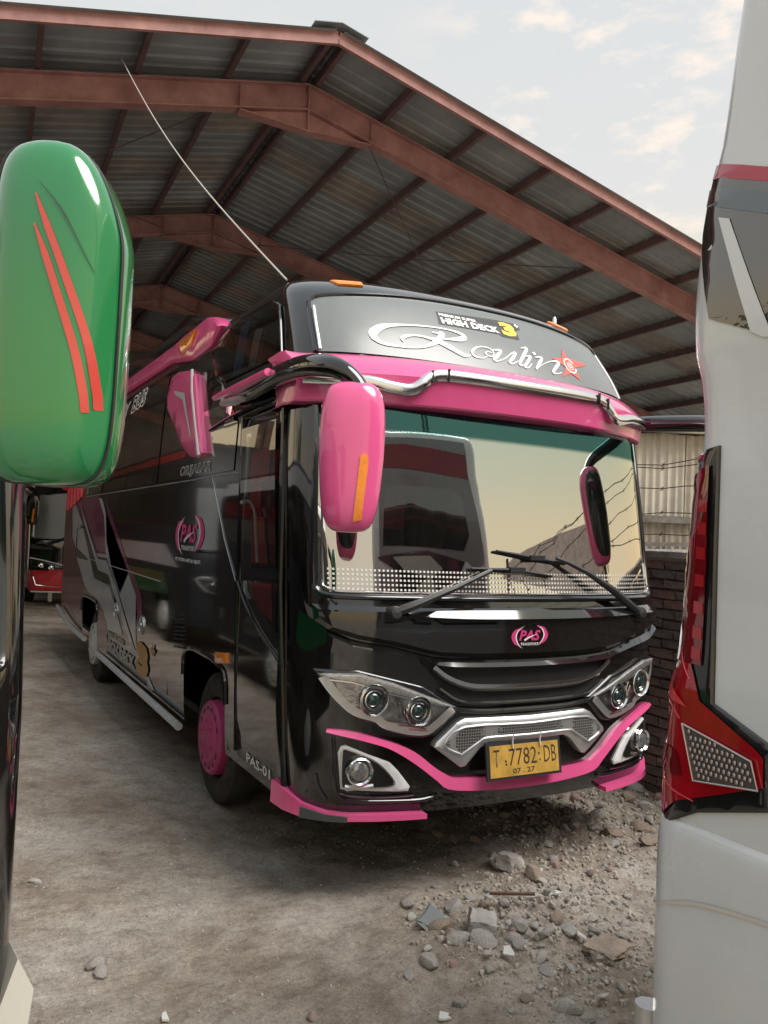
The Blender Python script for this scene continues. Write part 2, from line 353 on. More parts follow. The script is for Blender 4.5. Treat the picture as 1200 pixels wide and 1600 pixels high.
def lines(lo, hi, fine, coarse):
    o = [-500, -200, -90, -45, -25]; x = lo
    o += [v for v in (-18, -14, -11, -9, -7, -5.5, -4.5) if v < lo-.4]
    while x < hi: o.append(x); x += fine
    o += [v for v in (3, 3.6, 4.5, 5.5, 7, 9, 11, 13, 15, 18, 22, 28, 40, 80, 200, 500) if v > hi+.3]
    return o
gx = lines(-3.0, 2.6, .032, 0); gy = lines(-1.9, 3.4, .032, 0)
me = bpy.data.meshes.new('ground'); nx = len(gx)
me.from_pydata([(x, y, gz(x, y)) for y in gy for x in gx], [], [(j*nx+i, j*nx+i+1, (j+1)*nx+i+1, (j+1)*nx+i) for j in range(len(gy)-1) for i in range(nx-1)])
tag(link('ground', me, GROUND, None, 0), kind='structure'); me.polygons.foreach_set('use_smooth', [True]*len(me.polygons))

# ------------------------------------------------------------------ shed
TH = R(2.75); AX = Vector((math.sin(TH), math.cos(TH), 0)); EX = Vector((math.cos(TH), -math.sin(TH), 0))
def SH(e, d, z): return CP*1.0 + EX*e + AX*d + Vector((0, 0, z-CP.z))
E0 = 3.63; SL = .238; D0 = 9.4; HL, HR = 9.6, 15.4
SROOF = mat('galvanised_roof_underside', (.25, .275, .285), .5, .15, var=.25, vs=1.2, rvar=.1)
SRED = mat('red_oxide_steel', (.30, .135, .12), .6, var=.25, vs=3, vcol=(.41, .21, .19), bump=.1)
SPUR = mat('dusty_red_purlin', (.105, .062, .06), .6, var=.3, vs=4)
shed = thing('shed', 'large open gable shed with red steel frame and grey ribbed roof', 'shed', SH(E0, D0, 0))
def sput(o):
    o.parent = shed; o.matrix_parent_inverse = Matrix.Translation(shed.location).inverted(); return o
def zr(e, top): return top-SL*abs(e-E0)
for sg in (-1, 1):
    HALF = HL if sg < 0 else HR
    # ribbed roof sheets, laid down the slope
    prof = []
    for k in range(4): x = k*.25; prof += [(x, 0), (x+.085, 0), (x+.105, .035), (x+.15, .035), (x+.17, 0)]
    prof.append((1.0, 0))
    sm = None
    for i in range(19):
        d = D0-.12+i*.985
        if sm is None:
            vs = []
            for e in (E0+sg*.05, E0+sg*HALF):
                for x, h in prof: vs.append(SH(e, x, zr(e, 7.975)+h)-SH(0, 0, 0))
            n = len(prof); sm = []
            for tone in (SROOF, mat('galvanised_roof_dull', (.21, .225, .23), .55, .1, var=.3, vs=.9), mat('galvanised_roof_stained', (.25, .255, .25), .55, .1, var=.45, vs=1.6, vcol=(.30, .27, .235))):
                q = bpy.data.meshes.new('roof_sheet'); q.from_pydata(vs, [], [(k, k+1, n+k+1, n+k) for k in range(n-1)]); q.materials.append(tone); sm.append(q)
        o = bpy.data.objects.new('roof_sheet', sm[(i*7+i//3+(sg > 0)) % 3]); COL.objects.link(o); o.location = SH(0, d, 0)+Vector((0, 0, (i % 2)*.004)); o.location.z = (i % 2)*.004; sput(o)
    es = [.11]+[1.13*k for k in range(1, 9 if sg < 0 else 14)]
    for q in es:
        e = E0+sg*q; z = zr(e, 7.90)
        o = MB().bar(SH(e, D0+.01, z), SH(e, D0+18.4, z), .06, .125).build('purlin', SPUR, None, 30); sput(o)
    a = (E0, E0+sg*HALF)
    m_ = MB(); m_.bar(SH(a[0], D0-.03, zr(a[0], 7.905)), SH(a[1], D0-.03, zr(a[1], 7.905)), .05, .155); sput(m_.build('fascia_beam', SRED, None, 30))
    m_ = MB(); m_.bar(SH(E0, D0-.06, 8.03), SH(E0+sg*.42, D0-.06, 8.03-SL*.42), .02, .02)
    m_ = MB(); m_.bar(SH(E0, D0-.15, 8.035), SH(E0, D0+18.5, 8.035), .02, .02)
    vs = [SH(E0, D0-.16, 8.045), SH(E0+sg*.36, D0-.16, 8.045-SL*.36), SH(E0+sg*.36, D0+18.5, 8.045-SL*.36), SH(E0, D0+18.5, 8.045)]
    m_ = MB(); m_.add(vs+[v-Vector((0, 0, .012)) for v in vs], [(0, 1, 2, 3), (4, 7, 6, 5), (0, 4, 5, 1), (1, 5, 6, 2), (2, 6, 7, 3), (3, 7, 4, 0)]); sput(m_.build('ridge_cap', SROOF, None, 30))
for j, d in enumerate((10.44, 15.66, 20.9, 26.1)):
    m_ = MB()
    for sg in (-1, 1):
        HALF = HL if sg < 0 else HR; e1 = E0+sg*(HALF-.3)
        for top, wx, hz in ((7.81, .17, .016), (7.635, .014, .33), (7.465, .17, .016)):
            m_.bar(SH(E0+sg*.001, d, zr(E0, top)), SH(e1, d, zr(e1, top)), wx, hz)
        # haunch plate at the apex
        P = [(E0, 7.458), (E0+sg*.95, 7.458-SL*.95-.012), (E0, 7.17)]
        for dd in (-.006,):
            vs = [SH(e, d+dd+t, z) for t in (0, .012) for e, z in P]; m_.add(vs, [(0, 1, 2), (3, 5, 4), (0, 3, 4, 1), (1, 4, 5, 2)])
        m_.bar(SH(E0, d, 7.165), SH(E0+sg*.95, d, 7.458-SL*.95-.02), .17, .014)
        m_.bar(SH(E0+sg*.95, d, 7.25), SH(E0+sg*.95, d, 7.56), .15, .012, up=(1, 0, 0))
    m_.bar(SH(E0, d, 7.17), SH(E0, d, 7.79), .16, .014, up=(1, 0, 0))
    sput(m_.build('rafter', SRED, None, 30))
    for sg in (-1, 1):
        e = E0+sg*((HL if sg < 0 else HR)-.35); c = MB()
        c.bar(SH(e, d, -.05), SH(e, d, zr(e, 7.6)), .2, .014, up=(1, 0, 0)).bar(SH(e-.12, d, -.05), SH(e-.12, d, zr(e, 7.6)), .2, .014, up=tuple(AX)).bar(SH(e+.12, d, -.05), SH(e+.12, d, zr(e, 7.6)), .2, .014, up=tuple(AX))
        sput(c.build('column', SRED, None, 30))
for (e1, da, e2, db) in ((E0-1.0, 10.5, E0-5.5, 15.6), (E0-5.5, 10.5, E0-1.0, 15.6), (E0+.9, 10.5, E0+5.5, 15.6), (E0+5.5, 10.5, E0+.9, 15.6), (E0-1, 15.7, E0-5.5, 20.8), (E0+1, 15.7, E0+5.5, 20.8)):
    pa = SH(e1, da, zr(e1, 7.6)); pb = SH(e2, db, zr(e2, 7.6))
    sput(MB().tube([pa, (pa+pb)/2-Vector((0, 0, .06)), pb], .010, 6).build('brace_rod', SPUR))
PB = [SH(e, D0+18.45, z) for e, z in ((E0-HL, -.1), (E0+HR, -.1), (E0+HR, zr(E0+HR, 7.96)), (E0, 7.96), (E0-HL, zr(E0-HL, 7.96)))]; n = 5
m_ = MB(); m_.add(PB+[p+AX*.12 for p in PB], [tuple(range(n)), tuple(range(n, 2*n))[::-1]]+[(i, i+n, (i+1) % n+n, (i+1) % n) for i in range(n)]); sput(m_.build('back_wall', mat('dark_block_wall', (.16, .145, .13), .9, var=.3, vs=2), None, 30))

# ------------------------------------------------------------------ bus body surfaces (bus frame: nose at y=0 facing -Y, left side x<0)
LEAN = hermite([(.3, .05), (.42, .02), (.55, .0), (1.3, .0), (1.42, .03), (2.0, .125), (2.36, .185), (2.6, .29), (2.8, .42), (2.95, .545), (3.03, .66), (3.08, .80), (3.12, 1.0), (3.15, 1.35)])
WID = hermite([(.3, 1.06), (.5, 1.085), (.9, 1.1), (1.9, 1.1), (2.3, 1.085), (2.6, 1.065), (2.85, 1.035), (2.96, 1.015), (3.03, .975), (3.08, .895), (3.12, .73), (3.15, .34)])
def plan(x, W): u = min(abs(x)/W, 1.); return .35*(1-max(1-u**2.4, 0)**(1/2.2))
def F(x, z): return plan(x, WID(z))+LEAN(z)
def mapF(x, z, o):
    W = WID(z); x = max(-W*.9995, min(W*.9995, x)); h = .004
    dx = (F(min(x+h, W*.9998), z)-F(max(x-h, -W*.9998), z))/(2*h); dx = max(-4, min(4, dx)); dz = (F(x, z+.01)-F(x, z-.01))/.02
    n = Vector((dx, -1, dz)).normalized(); return Vector((x, F(x, z), z))+n*o
def mapFs(sg): return lambda x, z, o: mapF(x*sg, z, o)
def mapSs(sg): return lambda y, z, o: Vector((sg*(WID(z)+o), y, z))
mapS = mapSs(-1)
ZL = [.42, .46, .55, .7, .90, 1.05, 1.2, 1.30, 1.36, 1.42, 1.55, 1.7, 1.85, 2.0, 2.15, 2.28, 2.36, 2.45, 2.55, 2.65, 2.75, 2.85, 2.92, 2.96, 3.0, 3.03, 3.055, 3.08, 3.1, 3.12, 3.135, 3.15]
SX = [0, .1, .2, .3, .4, .5, .6, .68, .75, .81, .86, .90, .935, .96, .98, .993, 1]
YREAR = 8.4
def body_mesh(name, m, parent, zmax=3.2, skipws=True):
    sx = [-s for s in SX[::-1]]+SX[1:]; rows = []; zs = [z for z in ZL if z <= zmax]
    ylines = [1.30, 2.18, 3.0, 4.2, 5.55, 6.50, 7.4, 8.15]
    for z in zs:
        W = WID(z); l = LEAN(z); row = [Vector((W*s, F(W*s, z), z)) for s in sx]; y0 = .35+l
        zz = z+ (0 if z < 2.85 else min(1, (z-2.85)/.2)*0.0)
        side = [y0+(1.30-y0)*t if y0 < 1.25 else None for t in (.33, .66)]
        side = [s if s else y0+.02*(i+1) for i, s in enumerate(side)]+[max(y, y0+.06+.02*i) for i, y in enumerate(ylines)]
        right = [Vector((W, y, zz)) for y in side]+[Vector((W-.03, YREAR-.12, zz)), Vector((W-.12, YREAR-.02, zz)), Vector((W-.3, YREAR, zz))]
        left = [Vector((-p.x, p.y, p.z)) for p in right]
        rows.append(row+right+left[::-1])
    n = len(rows[0]); nf = len(sx); vs = [p for r in rows for p in r]; fs = []
    for j in range(len(zs)-1):
        for i in range(n):
            a = rows[j][i]; k = (i+1) % n; c = (rows[j][i]+rows[j][k]+rows[j+1][i]+rows[j+1][k])/4
            if skipws and i < nf-1 and 1.42 <= c.z <= 2.28 and abs((sx[i]+sx[i+1])/2) < .935: continue
            if i >= nf-1 and c.z < .90 and (1.30 < c.y < 2.18 or 5.55 < c.y < 6.50) and abs(c.x) > .9: continue
            fs.append((j*n+i, j*n+k, (j+1)*n+k, (j+1)*n+i))
    fs.append(tuple((len(zs)-1)*n+i for i in range(n)))
    me = bpy.data.meshes.new(name); me.from_pydata(vs, [], fs)
    MB().box((0, 4.2, .45), (1.30, 8.0, .06)).box((0, .66, .45), (1.9, .8, .05)).box((0, 3.87, .45), (1.9, 3.1, .05)).box((0, 7.4, .45), (1.9, 1.6, .05)).build('underside', RUB, parent, 0)
    return link(name, me, m, parent, 32)
def wheel(parent, x, y, sg, hubm, hub=True):
    c = (sg*x, y, .404); ax = (sg, 0, 0)
    t = MB().lathe([(-.13, .25), (-.125, .33), (-.09, .385), (-.04, .402), (.04, .402), (.085, .388), (.105, .35), (.108, .30), (.09, .245), (.05, .23)], c, ax, 40)
    wob = t.build('wheel', TYRE, parent, 35)
    MB().lathe([(.02, .24), (.03, .20), (-.02, .05), (-.02, 0)], c, ax, 28).build('rim', MATBLK, wob)
    h = MB().lathe([(.03, .228), (.125, .222), (.137, .214), (.142, .205), (.138, .195), (.138, .160), (.146, .150), (.150, .07), (.154, .06), (.156, 0)], c, ax, 40).build('hub_cap', hubm, wob, 30)
    s = MB()
    for k in range(14):
        a = 2*math.pi*k/14
        if k % 7 in (0,): continue
        u = Vector((0, math.cos(a), math.sin(a))); M = Matrix((Vector((1, 0, 0)), Vector((0, -u.z, u.y)), u)).transposed()
        s.box(Vector(c)+u*.178+Vector((sg*.1385, 0, 0)), (.004, .036, .017), M)
    s.build('slot_ring', MATBLK, wob, 0)
    nuts = MB()
    for k in range(6):
        a = 2*math.pi*k/6+.3; u = Vector((0, math.cos(a), math.sin(a))); nuts.lathe([(.148, .012), (.16, .011), (.163, 0)], Vector(c)+u*.105, ax, 6)
    nuts.build('wheel_nut', hubm, wob, 30)
    return wob
HL_BEZEL = [(-1.046, 1.07), (-.87, 1.069), (-.574, .996), (-.384, .891), (-.503, .778), (-.565, .764), (-.651, .774), (-.739, .8), (-.792, .834), (-.874, .851), (-.936, .91), (-.987, .971)]
HL_OUT = [(-1.026, 1.054), (-.863, 1.059), (-.713, 1.017), (-.409, .901), (-.415, .884), (-.519, .794), (-.565, .779), (-.636, .785), (-.718, .803), (-.749, .817), (-.778, .844), (-.868, .867), (-.917, .912), (-.964, .963), (-1.0, 1.012)]
REFL = mat('lamp_reflector', (.42, .42, .43), .22, .6, var=.6, vs=16, bump=.5, bs=22)
TURN = mat('led_turn_strip', (.62, .61, .60), .25, .2, var=.35, vs=60)
def headlight(bus, sg):
    mp_ = mapFs(-sg if sg > 0 else 1) if False else (lambda x, z, o: mapF(x if sg < 0 else -x, z, o))
    h = patch('headlight', HL_BEZEL, mp_, .012, GLOSSBLK, bus, depth=.02, bevel=.010, step=.05)
    patch('reflector', HL_OUT, mp_, .016, REFL, h, step=.05)
    ribbon('drl_tube', [(-1.005, 1.04), (-.975, .99), (-.93, .935), (-.875, .888), (-.79, .862), (-.755, .835), (-.70, .818), (-.635, .802), (-.57, .798), (-.53, .813), (-.43, .895)], .036, mp_, .026, DRL, h, 4)
    patch('turn_strip', [(-1.015, 1.05), (-.863, 1.052), (-.713, 1.012), (-.43, .905), (-.48, .915), (-.717, .972), (-.88, 1.022), (-.955, 1.032)], mp_, .03, TURN, h, depth=.01, step=.05)
    ribbon('lamp_rim', [(-.98, 1.028), (-.88, 1.016), (-.717, .966), (-.47, .91)], .006, mp_, .031, CHROME, h)
    for cx, cz, r in ((-.807, .945, .041), (-.606, .893, .038)):
        p = mp_(cx, cz, .016); ax = (mp_(cx, cz, .05)-p).normalized(); ax = (ax+Vector((0, -.8, .0))).normalized()
        pr = MB().lathe([(-.01, r*1.5), (.012, r*1.45), (.016, r*1.3), (.006, r*1.12), (.022, r*1.06), (.024, r*.95), (.010, r*.86)], p, ax, 24).build('projector', CHROME, h, 30)
        MB().lathe([(.008, r*.9), (.020, r*.75), (.028, r*.4), (.030, 0)], p, ax, 20).build('lens', LENSG, h, 60)
        MB().lathe([(.030, r*1.75), (.034, r*1.7), (.020, r*1.5), (.012, r*1.42)], p, ax, 24).build('bowl', CHROME, h, 30)
        MB().lathe([(.026, r*1.36), (.0275, r*1.30), (.0275, r*1.16), (.024, r*1.10)], p, ax, 24).build('shutter_ring', MATBLK, h, 30)
    b = MB()
    for i in range(3):
        b.tube([mp_(-.745+.05*i, .85-.02*i, .03), mp_(-.66+.05*i, .835-.017*i, .03), mp_(-.575+.01*i, .815-.005*i, .03)], .004, 6)
    b.tube([mp_(-.72, .935, .026), mp_(-.70, .90, .026), mp_(-.69, .86, .026)], .008, 6).tube([mp_(-.705, .96, .026), mp_(-.675, .90, .026), mp_(-.655, .85, .026)], .006, 6)
    b.build('lamp_fin', CHROME, h)
    patch('lamp_cover', HL_OUT, mp_, .036, CLEAR, h, step=.05)
    return h
FOG_OUT = [(-.94, .703), (-.93, .731), (-.911, .737), (-.797, .689), (-.719, .66), (-.68, .622), (-.621, .548), (-.629, .527), (-.69, .528), (-.832, .536), (-.922, .542)]
FOG_IN = [(-.923, .715), (-.907, .722), (-.797, .675), (-.739, .628), (-.699, .579), (-.699, .561), (-.735, .552), (-.833, .55), (-.916, .552)]
def foglamp(bus, sg, trim):
    mp_ = lambda x, z, o: mapF(x if sg < 0 else -x, z, o)
    f = patch('fog_lamp', FOG_OUT, mp_, .014, trim, bus, depth=.02, bevel=.006, step=.05)
    patch('recess_panel', FOG_IN, mp_, .017, GLOSSBLK, f, step=.05)
    ribbon('recess_rim', FOG_IN+[FOG_IN[0]], .006, mp_, .020, CHROME, f, 3, True)
    p = mp_(-.855, .628, .01); ax = ((mp_(-.855, .628, .05)-p).normalized()+Vector((0, -1.2, 0))).normalized()
    MB().lathe([(0, .062), (.035, .062), (.04, .056), (.03, .048)], p, ax, 26).build('lamp_ring', CHROME, f, 30)
    MB().lathe([(.022, .05), (.036, .035), (.040, .02), (.041, 0)], p, ax, 24).build('lens', mat('clear_lens', (.35, .35, .35), .06, .7, var=.4, vs=40), f, 60)
    b = MB().tube([mp_(-.905, .557, .02), mp_(-.84, .556, .022), mp_(-.79, .562, .02)], .009, 6); b.build('glint_bar', CHROME, f)
    b = MB(); b.tube([mp_(x, z, .004) for x, z in crom([(-.96, .77), (-.95, .66), (-.945, .559), (-.917, .503), (-.857, .488), (-.688, .482), (-.565, .48), (-.50, .49)], 4)], .009, 8).tube([mp_(x, z, .003) for x, z in crom([(-1.017, .60), (-1.003, .539), (-.97, .484)], 4)], .006, 6)
    b.tube([mp_(x, z, .004) for x, z in crom([(-.93, .52), (-.86, .506), (-.70, .503), (-.60, .507)], 4)], .006, 6)
    b.build('recess_lip', GLOSSBLK, f)
def mirror_shell(name, c, wdir, half, m, parent, notch=True, taper=.8, exp=3.2):
    """rounded bus mirror housing: width axis wdir (horizontal), front faces outwards"""
    wdir = Vector(wdir).normalized(); up = Vector((0, 0, 1)); fr = wdir.cross(up) * 1.0
    a, b, h = half; vs = []; fs = []; NV, NU = 26, 36
    def sp(t, e): return math.copysign(abs(t)**(2/e), t)
    for j in range(NV+1):
        ph = -math.pi/2+math.pi*j/NV; cz = sp(math.sin(ph), exp); cr_ = abs(math.cos(ph))**(2/exp)
        k = taper+(1-taper)*min(1, (cz+1)/1.1)
        for i in range(NU):
            t = 2*math.pi*i/NU; q = Vector(c)+wdir*(a*k*cr_*sp(math.cos(t), 2.7))+fr*(b*cr_*sp(math.sin(t), 2.4)*(.85+.15*k))+up*(h*cz)
            vs.append(q)
    for j in range(NV):
        for i in range(NU): fs.append((j*NU+i, j*NU+(i+1) % NU, (j+1)*NU+(i+1) % NU, (j+1)*NU+i))
    me = bpy.data.meshes.new(name); me.from_pydata(vs, [], fs)
    bm = bmesh.new(); bm.from_mesh(me); bmesh.ops.remove_doubles(bm, verts=bm.verts, dist=1e-4); bmesh.ops.recalc_face_normals(bm, faces=bm.faces); bm.to_mesh(me); bm.free()
    return link(name, me, m, parent, 180), fr, up
def bus_mirror(bus, sg, shellm, armm, arm_pts, c, wdir):
    a = MB().tube(crom(arm_pts, 6), [.040, .048, .050, .050, .048, .042, .036, .034, .034], 12)
    arm = a.build('mirror_arm', armm, bus)
    sh_, fr, up = mirror_shell('mirror', c, wdir, (.134, .085, .305), shellm, bus, taper=.84, exp=4.2)
    wd = Vector(wdir).normalized(); f = fr if fr.y < 0 else -fr
    def M(u, v, o):   # point on the front of the shell
        k = .84+.16*min(1, (v/.308+1)/1.1); t = max(-.98, min(.98, u/(.136*k))); tv = max(-.99, min(.99, v/.308))
        cr_ = (1-abs(tv)**4.2)**(1/4.2); t = max(-.98, min(.98, u/(.134*k*cr_)))
        return Vector(c)+wd*u+up*v+f*(.085*cr_*(.85+.15*k)*(1-abs(t)**2.7)**(1/2.4)+o)
    def MBk(u, v, o):
        q = M(u, v, 0); d = (q-Vector(c)).dot(f); return q-f*(2*d+o)
    G_ = [(.118*math.copysign(abs(math.cos(a))**.6, math.cos(a)), .275*math.copysign(abs(math.sin(a))**.6, math.sin(a))) for a in [2*math.pi*i/28 for i in range(28)]]
    G_ = [(u*(.86+.14*min(1, (v/.305+1)/1.1)), v) for u, v in G_]
    patch('mirror_glass', G_, MBk, .004, mat('dark_mirror_back', (.02, .02, .021), .12, coat=.5), sh_, depth=.01, bevel=.01, step=.04)
    s = 1 if wd.x*sg < 0 else -1
    P = [(s*(.020), -.262), (s*(.054), -.255), (s*(.073), -.02), (s*.066, .006), (s*.052, .010), (s*.040, .0)]
    patch('amber_repeater', [(u, v) for u, v in P], M, .004, AMBER, sh_, depth=.012, step=.03)
    return sh_, arm
def visor(bus, m, trim):
    def yv(x): return .055+.31*(abs(x)/1.1)**2.6
    xs = [1.12*math.sin(math.pi/2*i/22) for i in range(-22, 23)]; rows = []
    for x in xs:
        y = yv(x); Fb = lambda z: F(max(-1.04, min(1.04, x)), z)+.03
        rows.append([Vector((x, max(Fb(2.57), y+.12), 2.565)), Vector((x, y+.15, 2.548)), Vector((x, y+.105, 2.525)), Vector((x, y+.06, 2.492)), Vector((x, y+.022, 2.458)), Vector((x, y+.004, 2.436)), Vector((x, y+.012, 2.39)), Vector((x, y+.020, 2.345)), Vector((x, y+.027, 2.308)), Vector((x, y+.036, 2.299)), Vector((x, y+.09, 2.290)), Vector((x, max(Fb(2.285), y+.1), 2.29))])
    for sg, at in ((-1, 0), (1, len(rows))):     # ends wrap back along the body side
        base = rows[0] if sg < 0 else rows[-1]
        ext = [[Vector((sg*(1.13-.0), p.y+.05, p.z)) for p in base], [Vector((sg*1.115, max(p.y+.25, .62), p.z+.0)) for p in base], [Vector((sg*1.07, max(p.y+.3, .80), p.z)) for p in base]]
        if sg < 0: rows = ext[::-1]+rows
        else: rows = rows+ext
    n = len(rows[0]); vs = [p for r in rows for p in r]
    fs = [(j*n+i, j*n+i+1, (j+1)*n+i+1, (j+1)*n+i) for j in range(len(rows)-1) for i in range(n-1)]
    fs += [tuple(range(n)), tuple(range((len(rows)-1)*n, len(rows)*n))[::-1]]
    v = MB().add(vs, fs).build('visor', m, bus, 30)
    if trim:
        pts = [(-1.10, 2.405), (-.85, 2.395), (-.74, 2.375), (-.66, 2.368), (-.61, 2.388), (-.56, 2.432), (-.50, 2.452), (-.37, 2.454)]
        pts = pts+[(-.14, 2.452), (.14, 2.452)]+[(-x, z-.0) for x, z in pts[::-1]]
        P = [Vector((x, yv(x)-.012+max(0, (z-2.40))*.25, z)) for x, z in [tuple(q) for q in crom([(a, b) for a, b in pts], 5)]]
        MB().tube(P, .017, 12, flat=1.75).build('chrome_strip', CHROME, v)
        for x in (-.555, -.475, .555, .475):
            z = 2.437 if abs(x) > .5 else 2.453; MB().box((x, yv(x)-.018, z), (.0035, .018, .060)).build('strip_joint', MATBLK, v, 0)
    return v
EMB_PINK = mat('emblem_pink_print', (.62, .05, .2), .35); EMB_WHITE = mat('emblem_white_print', (.75, .72, .73), .35)
def emblem(bus, mp_, cu, cv, w_, h_, o):
    U = lambda a, b: (cu+a*w_/2, cv+b*h_/2)
    e = text('emblem', 'PAS', mp_, cu-w_*.29, cv-h_*.16, w_*.58, h_*.44, o+.001, EMB_PINK, bus, bold=.03, shear=.25)
    for P, wd, m_, oo in (([U(-.35, .72), U(-.72, .45), U(-.86, 0), U(-.72, -.5), U(-.5, -.72)], [.0, w_*.10, w_*.12, w_*.09, .0], EMB_PINK, 0),
                          ([U(.35, .95), U(.74, .62), U(.90, .1), U(.74, -.35), U(.45, -.72)], [.0, w_*.10, w_*.12, w_*.09, .0], EMB_PINK, 0),
                          ([U(-.28, .95), U(-.62, .55), U(-.74, 0), U(-.62, -.6), U(-.38, -.98)], [.0, w_*.022, w_*.035, w_*.03, .0], EMB_WHITE, .0015),
                          ([U(.40, .98), U(.68, .62), U(.78, .12), U(.66, -.35), U(.42, -.78)], [.0, w_*.03, w_*.035, w_*.022, .0], EMB_WHITE, .0015)):
        a = MB(); ribbon_add(a, P, wd, mp_, o+oo); a.build('arc', m_, e, 0)
    a = MB(); ribbon_add(a, [U(-.3, -.28), U(0, -.02), U(.4, .22)], [h_*.085, h_*.06, .001], mp_, o+.0025); a.build('needle', EMB_WHITE, e, 0)
    text('lettering', 'TRANSPORT', mp_, cu-w_*.24, cv-h_*.36, w_*.48, h_*.12, o+.001, EMB_WHITE, e, bold=.02, spacing=1.15)
    return e
def grille(bus, m):
    g = patch('grille', [(-.60, 1.115), (-.44, .955), (-.37, .915), (0, .905), (.37, .915), (.44, .955), (.60, 1.115), (.3, 1.125), (0, 1.125), (-.3, 1.125)], mapF, .004, MATBLK, bus)
    s = [(-.535, 1.088), (-.475, 1.045), (-.397, 1.012), (-.31, .994), (-.164, .988), (0, .987)]; s = s+[(-x, z) for x, z in s[-2::-1]]
    ribbon('chrome_strip', s, .022, mapF, .030, CHROME, g); 
    b = MB()
    P = [Vector((q.x, q.y)) for q in crom(s, 4)]
    b.tube([mapF(q.x, q.y-.012, .018) for q in P], .014, 8)
    s2 = [(-.50, .985), (-.392, .925), (-.235, .912), (0, .909)]; s2 = s2+[(-x, z) for x, z in s2[-2::-1]]
    b.tube([mapF(q.x, q.y, .012) for q in crom(s2, 5)], .012, 8)
    s3 = [(-.46, .895), (-.374, .884), (-.233, .873), (0, .871)]; s3 = s3+[(-x, z) for x, z in s3[-2::-1]]
    b.tube([mapF(q.x, q.y, .008) for q in crom(s3, 5)], .014, 8)
    b.build('slat', GLOSSBLK, g)
    return g
HEX = bpy.data.materials.new('hex_mesh'); HEX.use_nodes = True
def hexmat():
    t = HEX.node_tree; p = t.nodes['Principled BSDF']; co = t.nodes.new('ShaderNodeTexCoord'); v = t.nodes.new('ShaderNodeTexVoronoi'); v.feature = 'DISTANCE_TO_EDGE'; v.inputs['Scale'].default_value = 75; v.inputs['Randomness'].default_value = .15
    r = t.nodes.new('ShaderNodeValToRGB'); r.color_ramp.elements[0].position = .10; r.color_ramp.elements[1].position = .16; r.color_ramp.elements[0].color = (.22, .21, .20, 1); r.color_ramp.elements[1].color = (.008, .008, .008, 1)
    t.links.new(co.outputs['Object'], v.inputs['Vector']); t.links.new(v.outputs['Distance'], r.inputs[0]); t.links.new(r.outputs[0], p.inputs['Base Color']); p.inputs['Roughness'].default_value = .5
hexmat()
def lower_grille(bus, m):
    o = [(0, .838), (-.362, .846), (-.406, .828), (-.508, .741), (-.516, .722), (-.378, .622), (-.352, .626), (-.275, .705), (-.231, .728), (0, .726)]
    i = [(0, .806), (-.37, .810), (-.472, .736), (-.395, .690), (-.375, .690), (-.29, .738), (-.236, .754), (0, .752)]
    full = lambda P: P[:-1]+[P[-1]]+[(-x, z) for x, z in P[-2:0:-1]]
    f = patch('lower_grille', full(o), mapF, .035, SILVER, bus, depth=.05, bevel=.016, step=.06)
    patch('grille_mesh', full(i), mapF, .0365, HEX, f, step=.06)
    # inner lip of the frame
    MB().tube([mapF(q.x, q.y, .036) for q in crom(full(i), 3, True)]+[mapF(*full(i)[0], .036)], .006, 6).build('frame_lip', SILVER, f)
    return f
def number_plate(bus):
    def mp_(u, v, o): return Vector((u-.048+(v-.62)*.05, -.062-o+(v-.62)*.22, v+.024))
    fr = MB().prism([(-.222, .538), (.222, .538), (.222, .705), (-.222, .705)], mp_, -.012, .0).build('number_plate', MATBLK, bus, 30)
    MB().prism([(-.205, .551), (.205, .551), (.205, .690), (-.205, .690)], mp_, .0, .004).build('plate_face', mat('yellow_plate', (.46, .27, .05), .45, var=.35, vs=9), fr, 30)
    PT = mat('plate_print', (.035, .025, .02), .5)
    for s, u, wd in (('T', -.185, .035), ('7782', -.095, .165), ('DB', .115, .075)):
        text('lettering', s, mp_, u, .598, wd, .075, .0052, PT, fr, bold=-.006)
    text('lettering', '07 . 27', mp_, -.075, .563, .13, .022, .0052, PT, fr, bold=.01)
    for u, v, r in ((.085, .64, .005), (.09, .612, .004), (-.115, .62, .005), (-.112, .606, .005), (.06, .655, .004)): MB().lathe([(0, r), (.002, r*.9), (.003, 0)], mp_(u, v, .0045), (0, -1, .2), 8).build('bolt', PT, fr, 30)
    for u in (-.075, .09): MB().tube([mp_(u-.004, .742, .03), mp_(u, .705, .012), mp_(u+.004, .675, .009)], .0035, 6).build('cable_tie', WHITEP, fr)
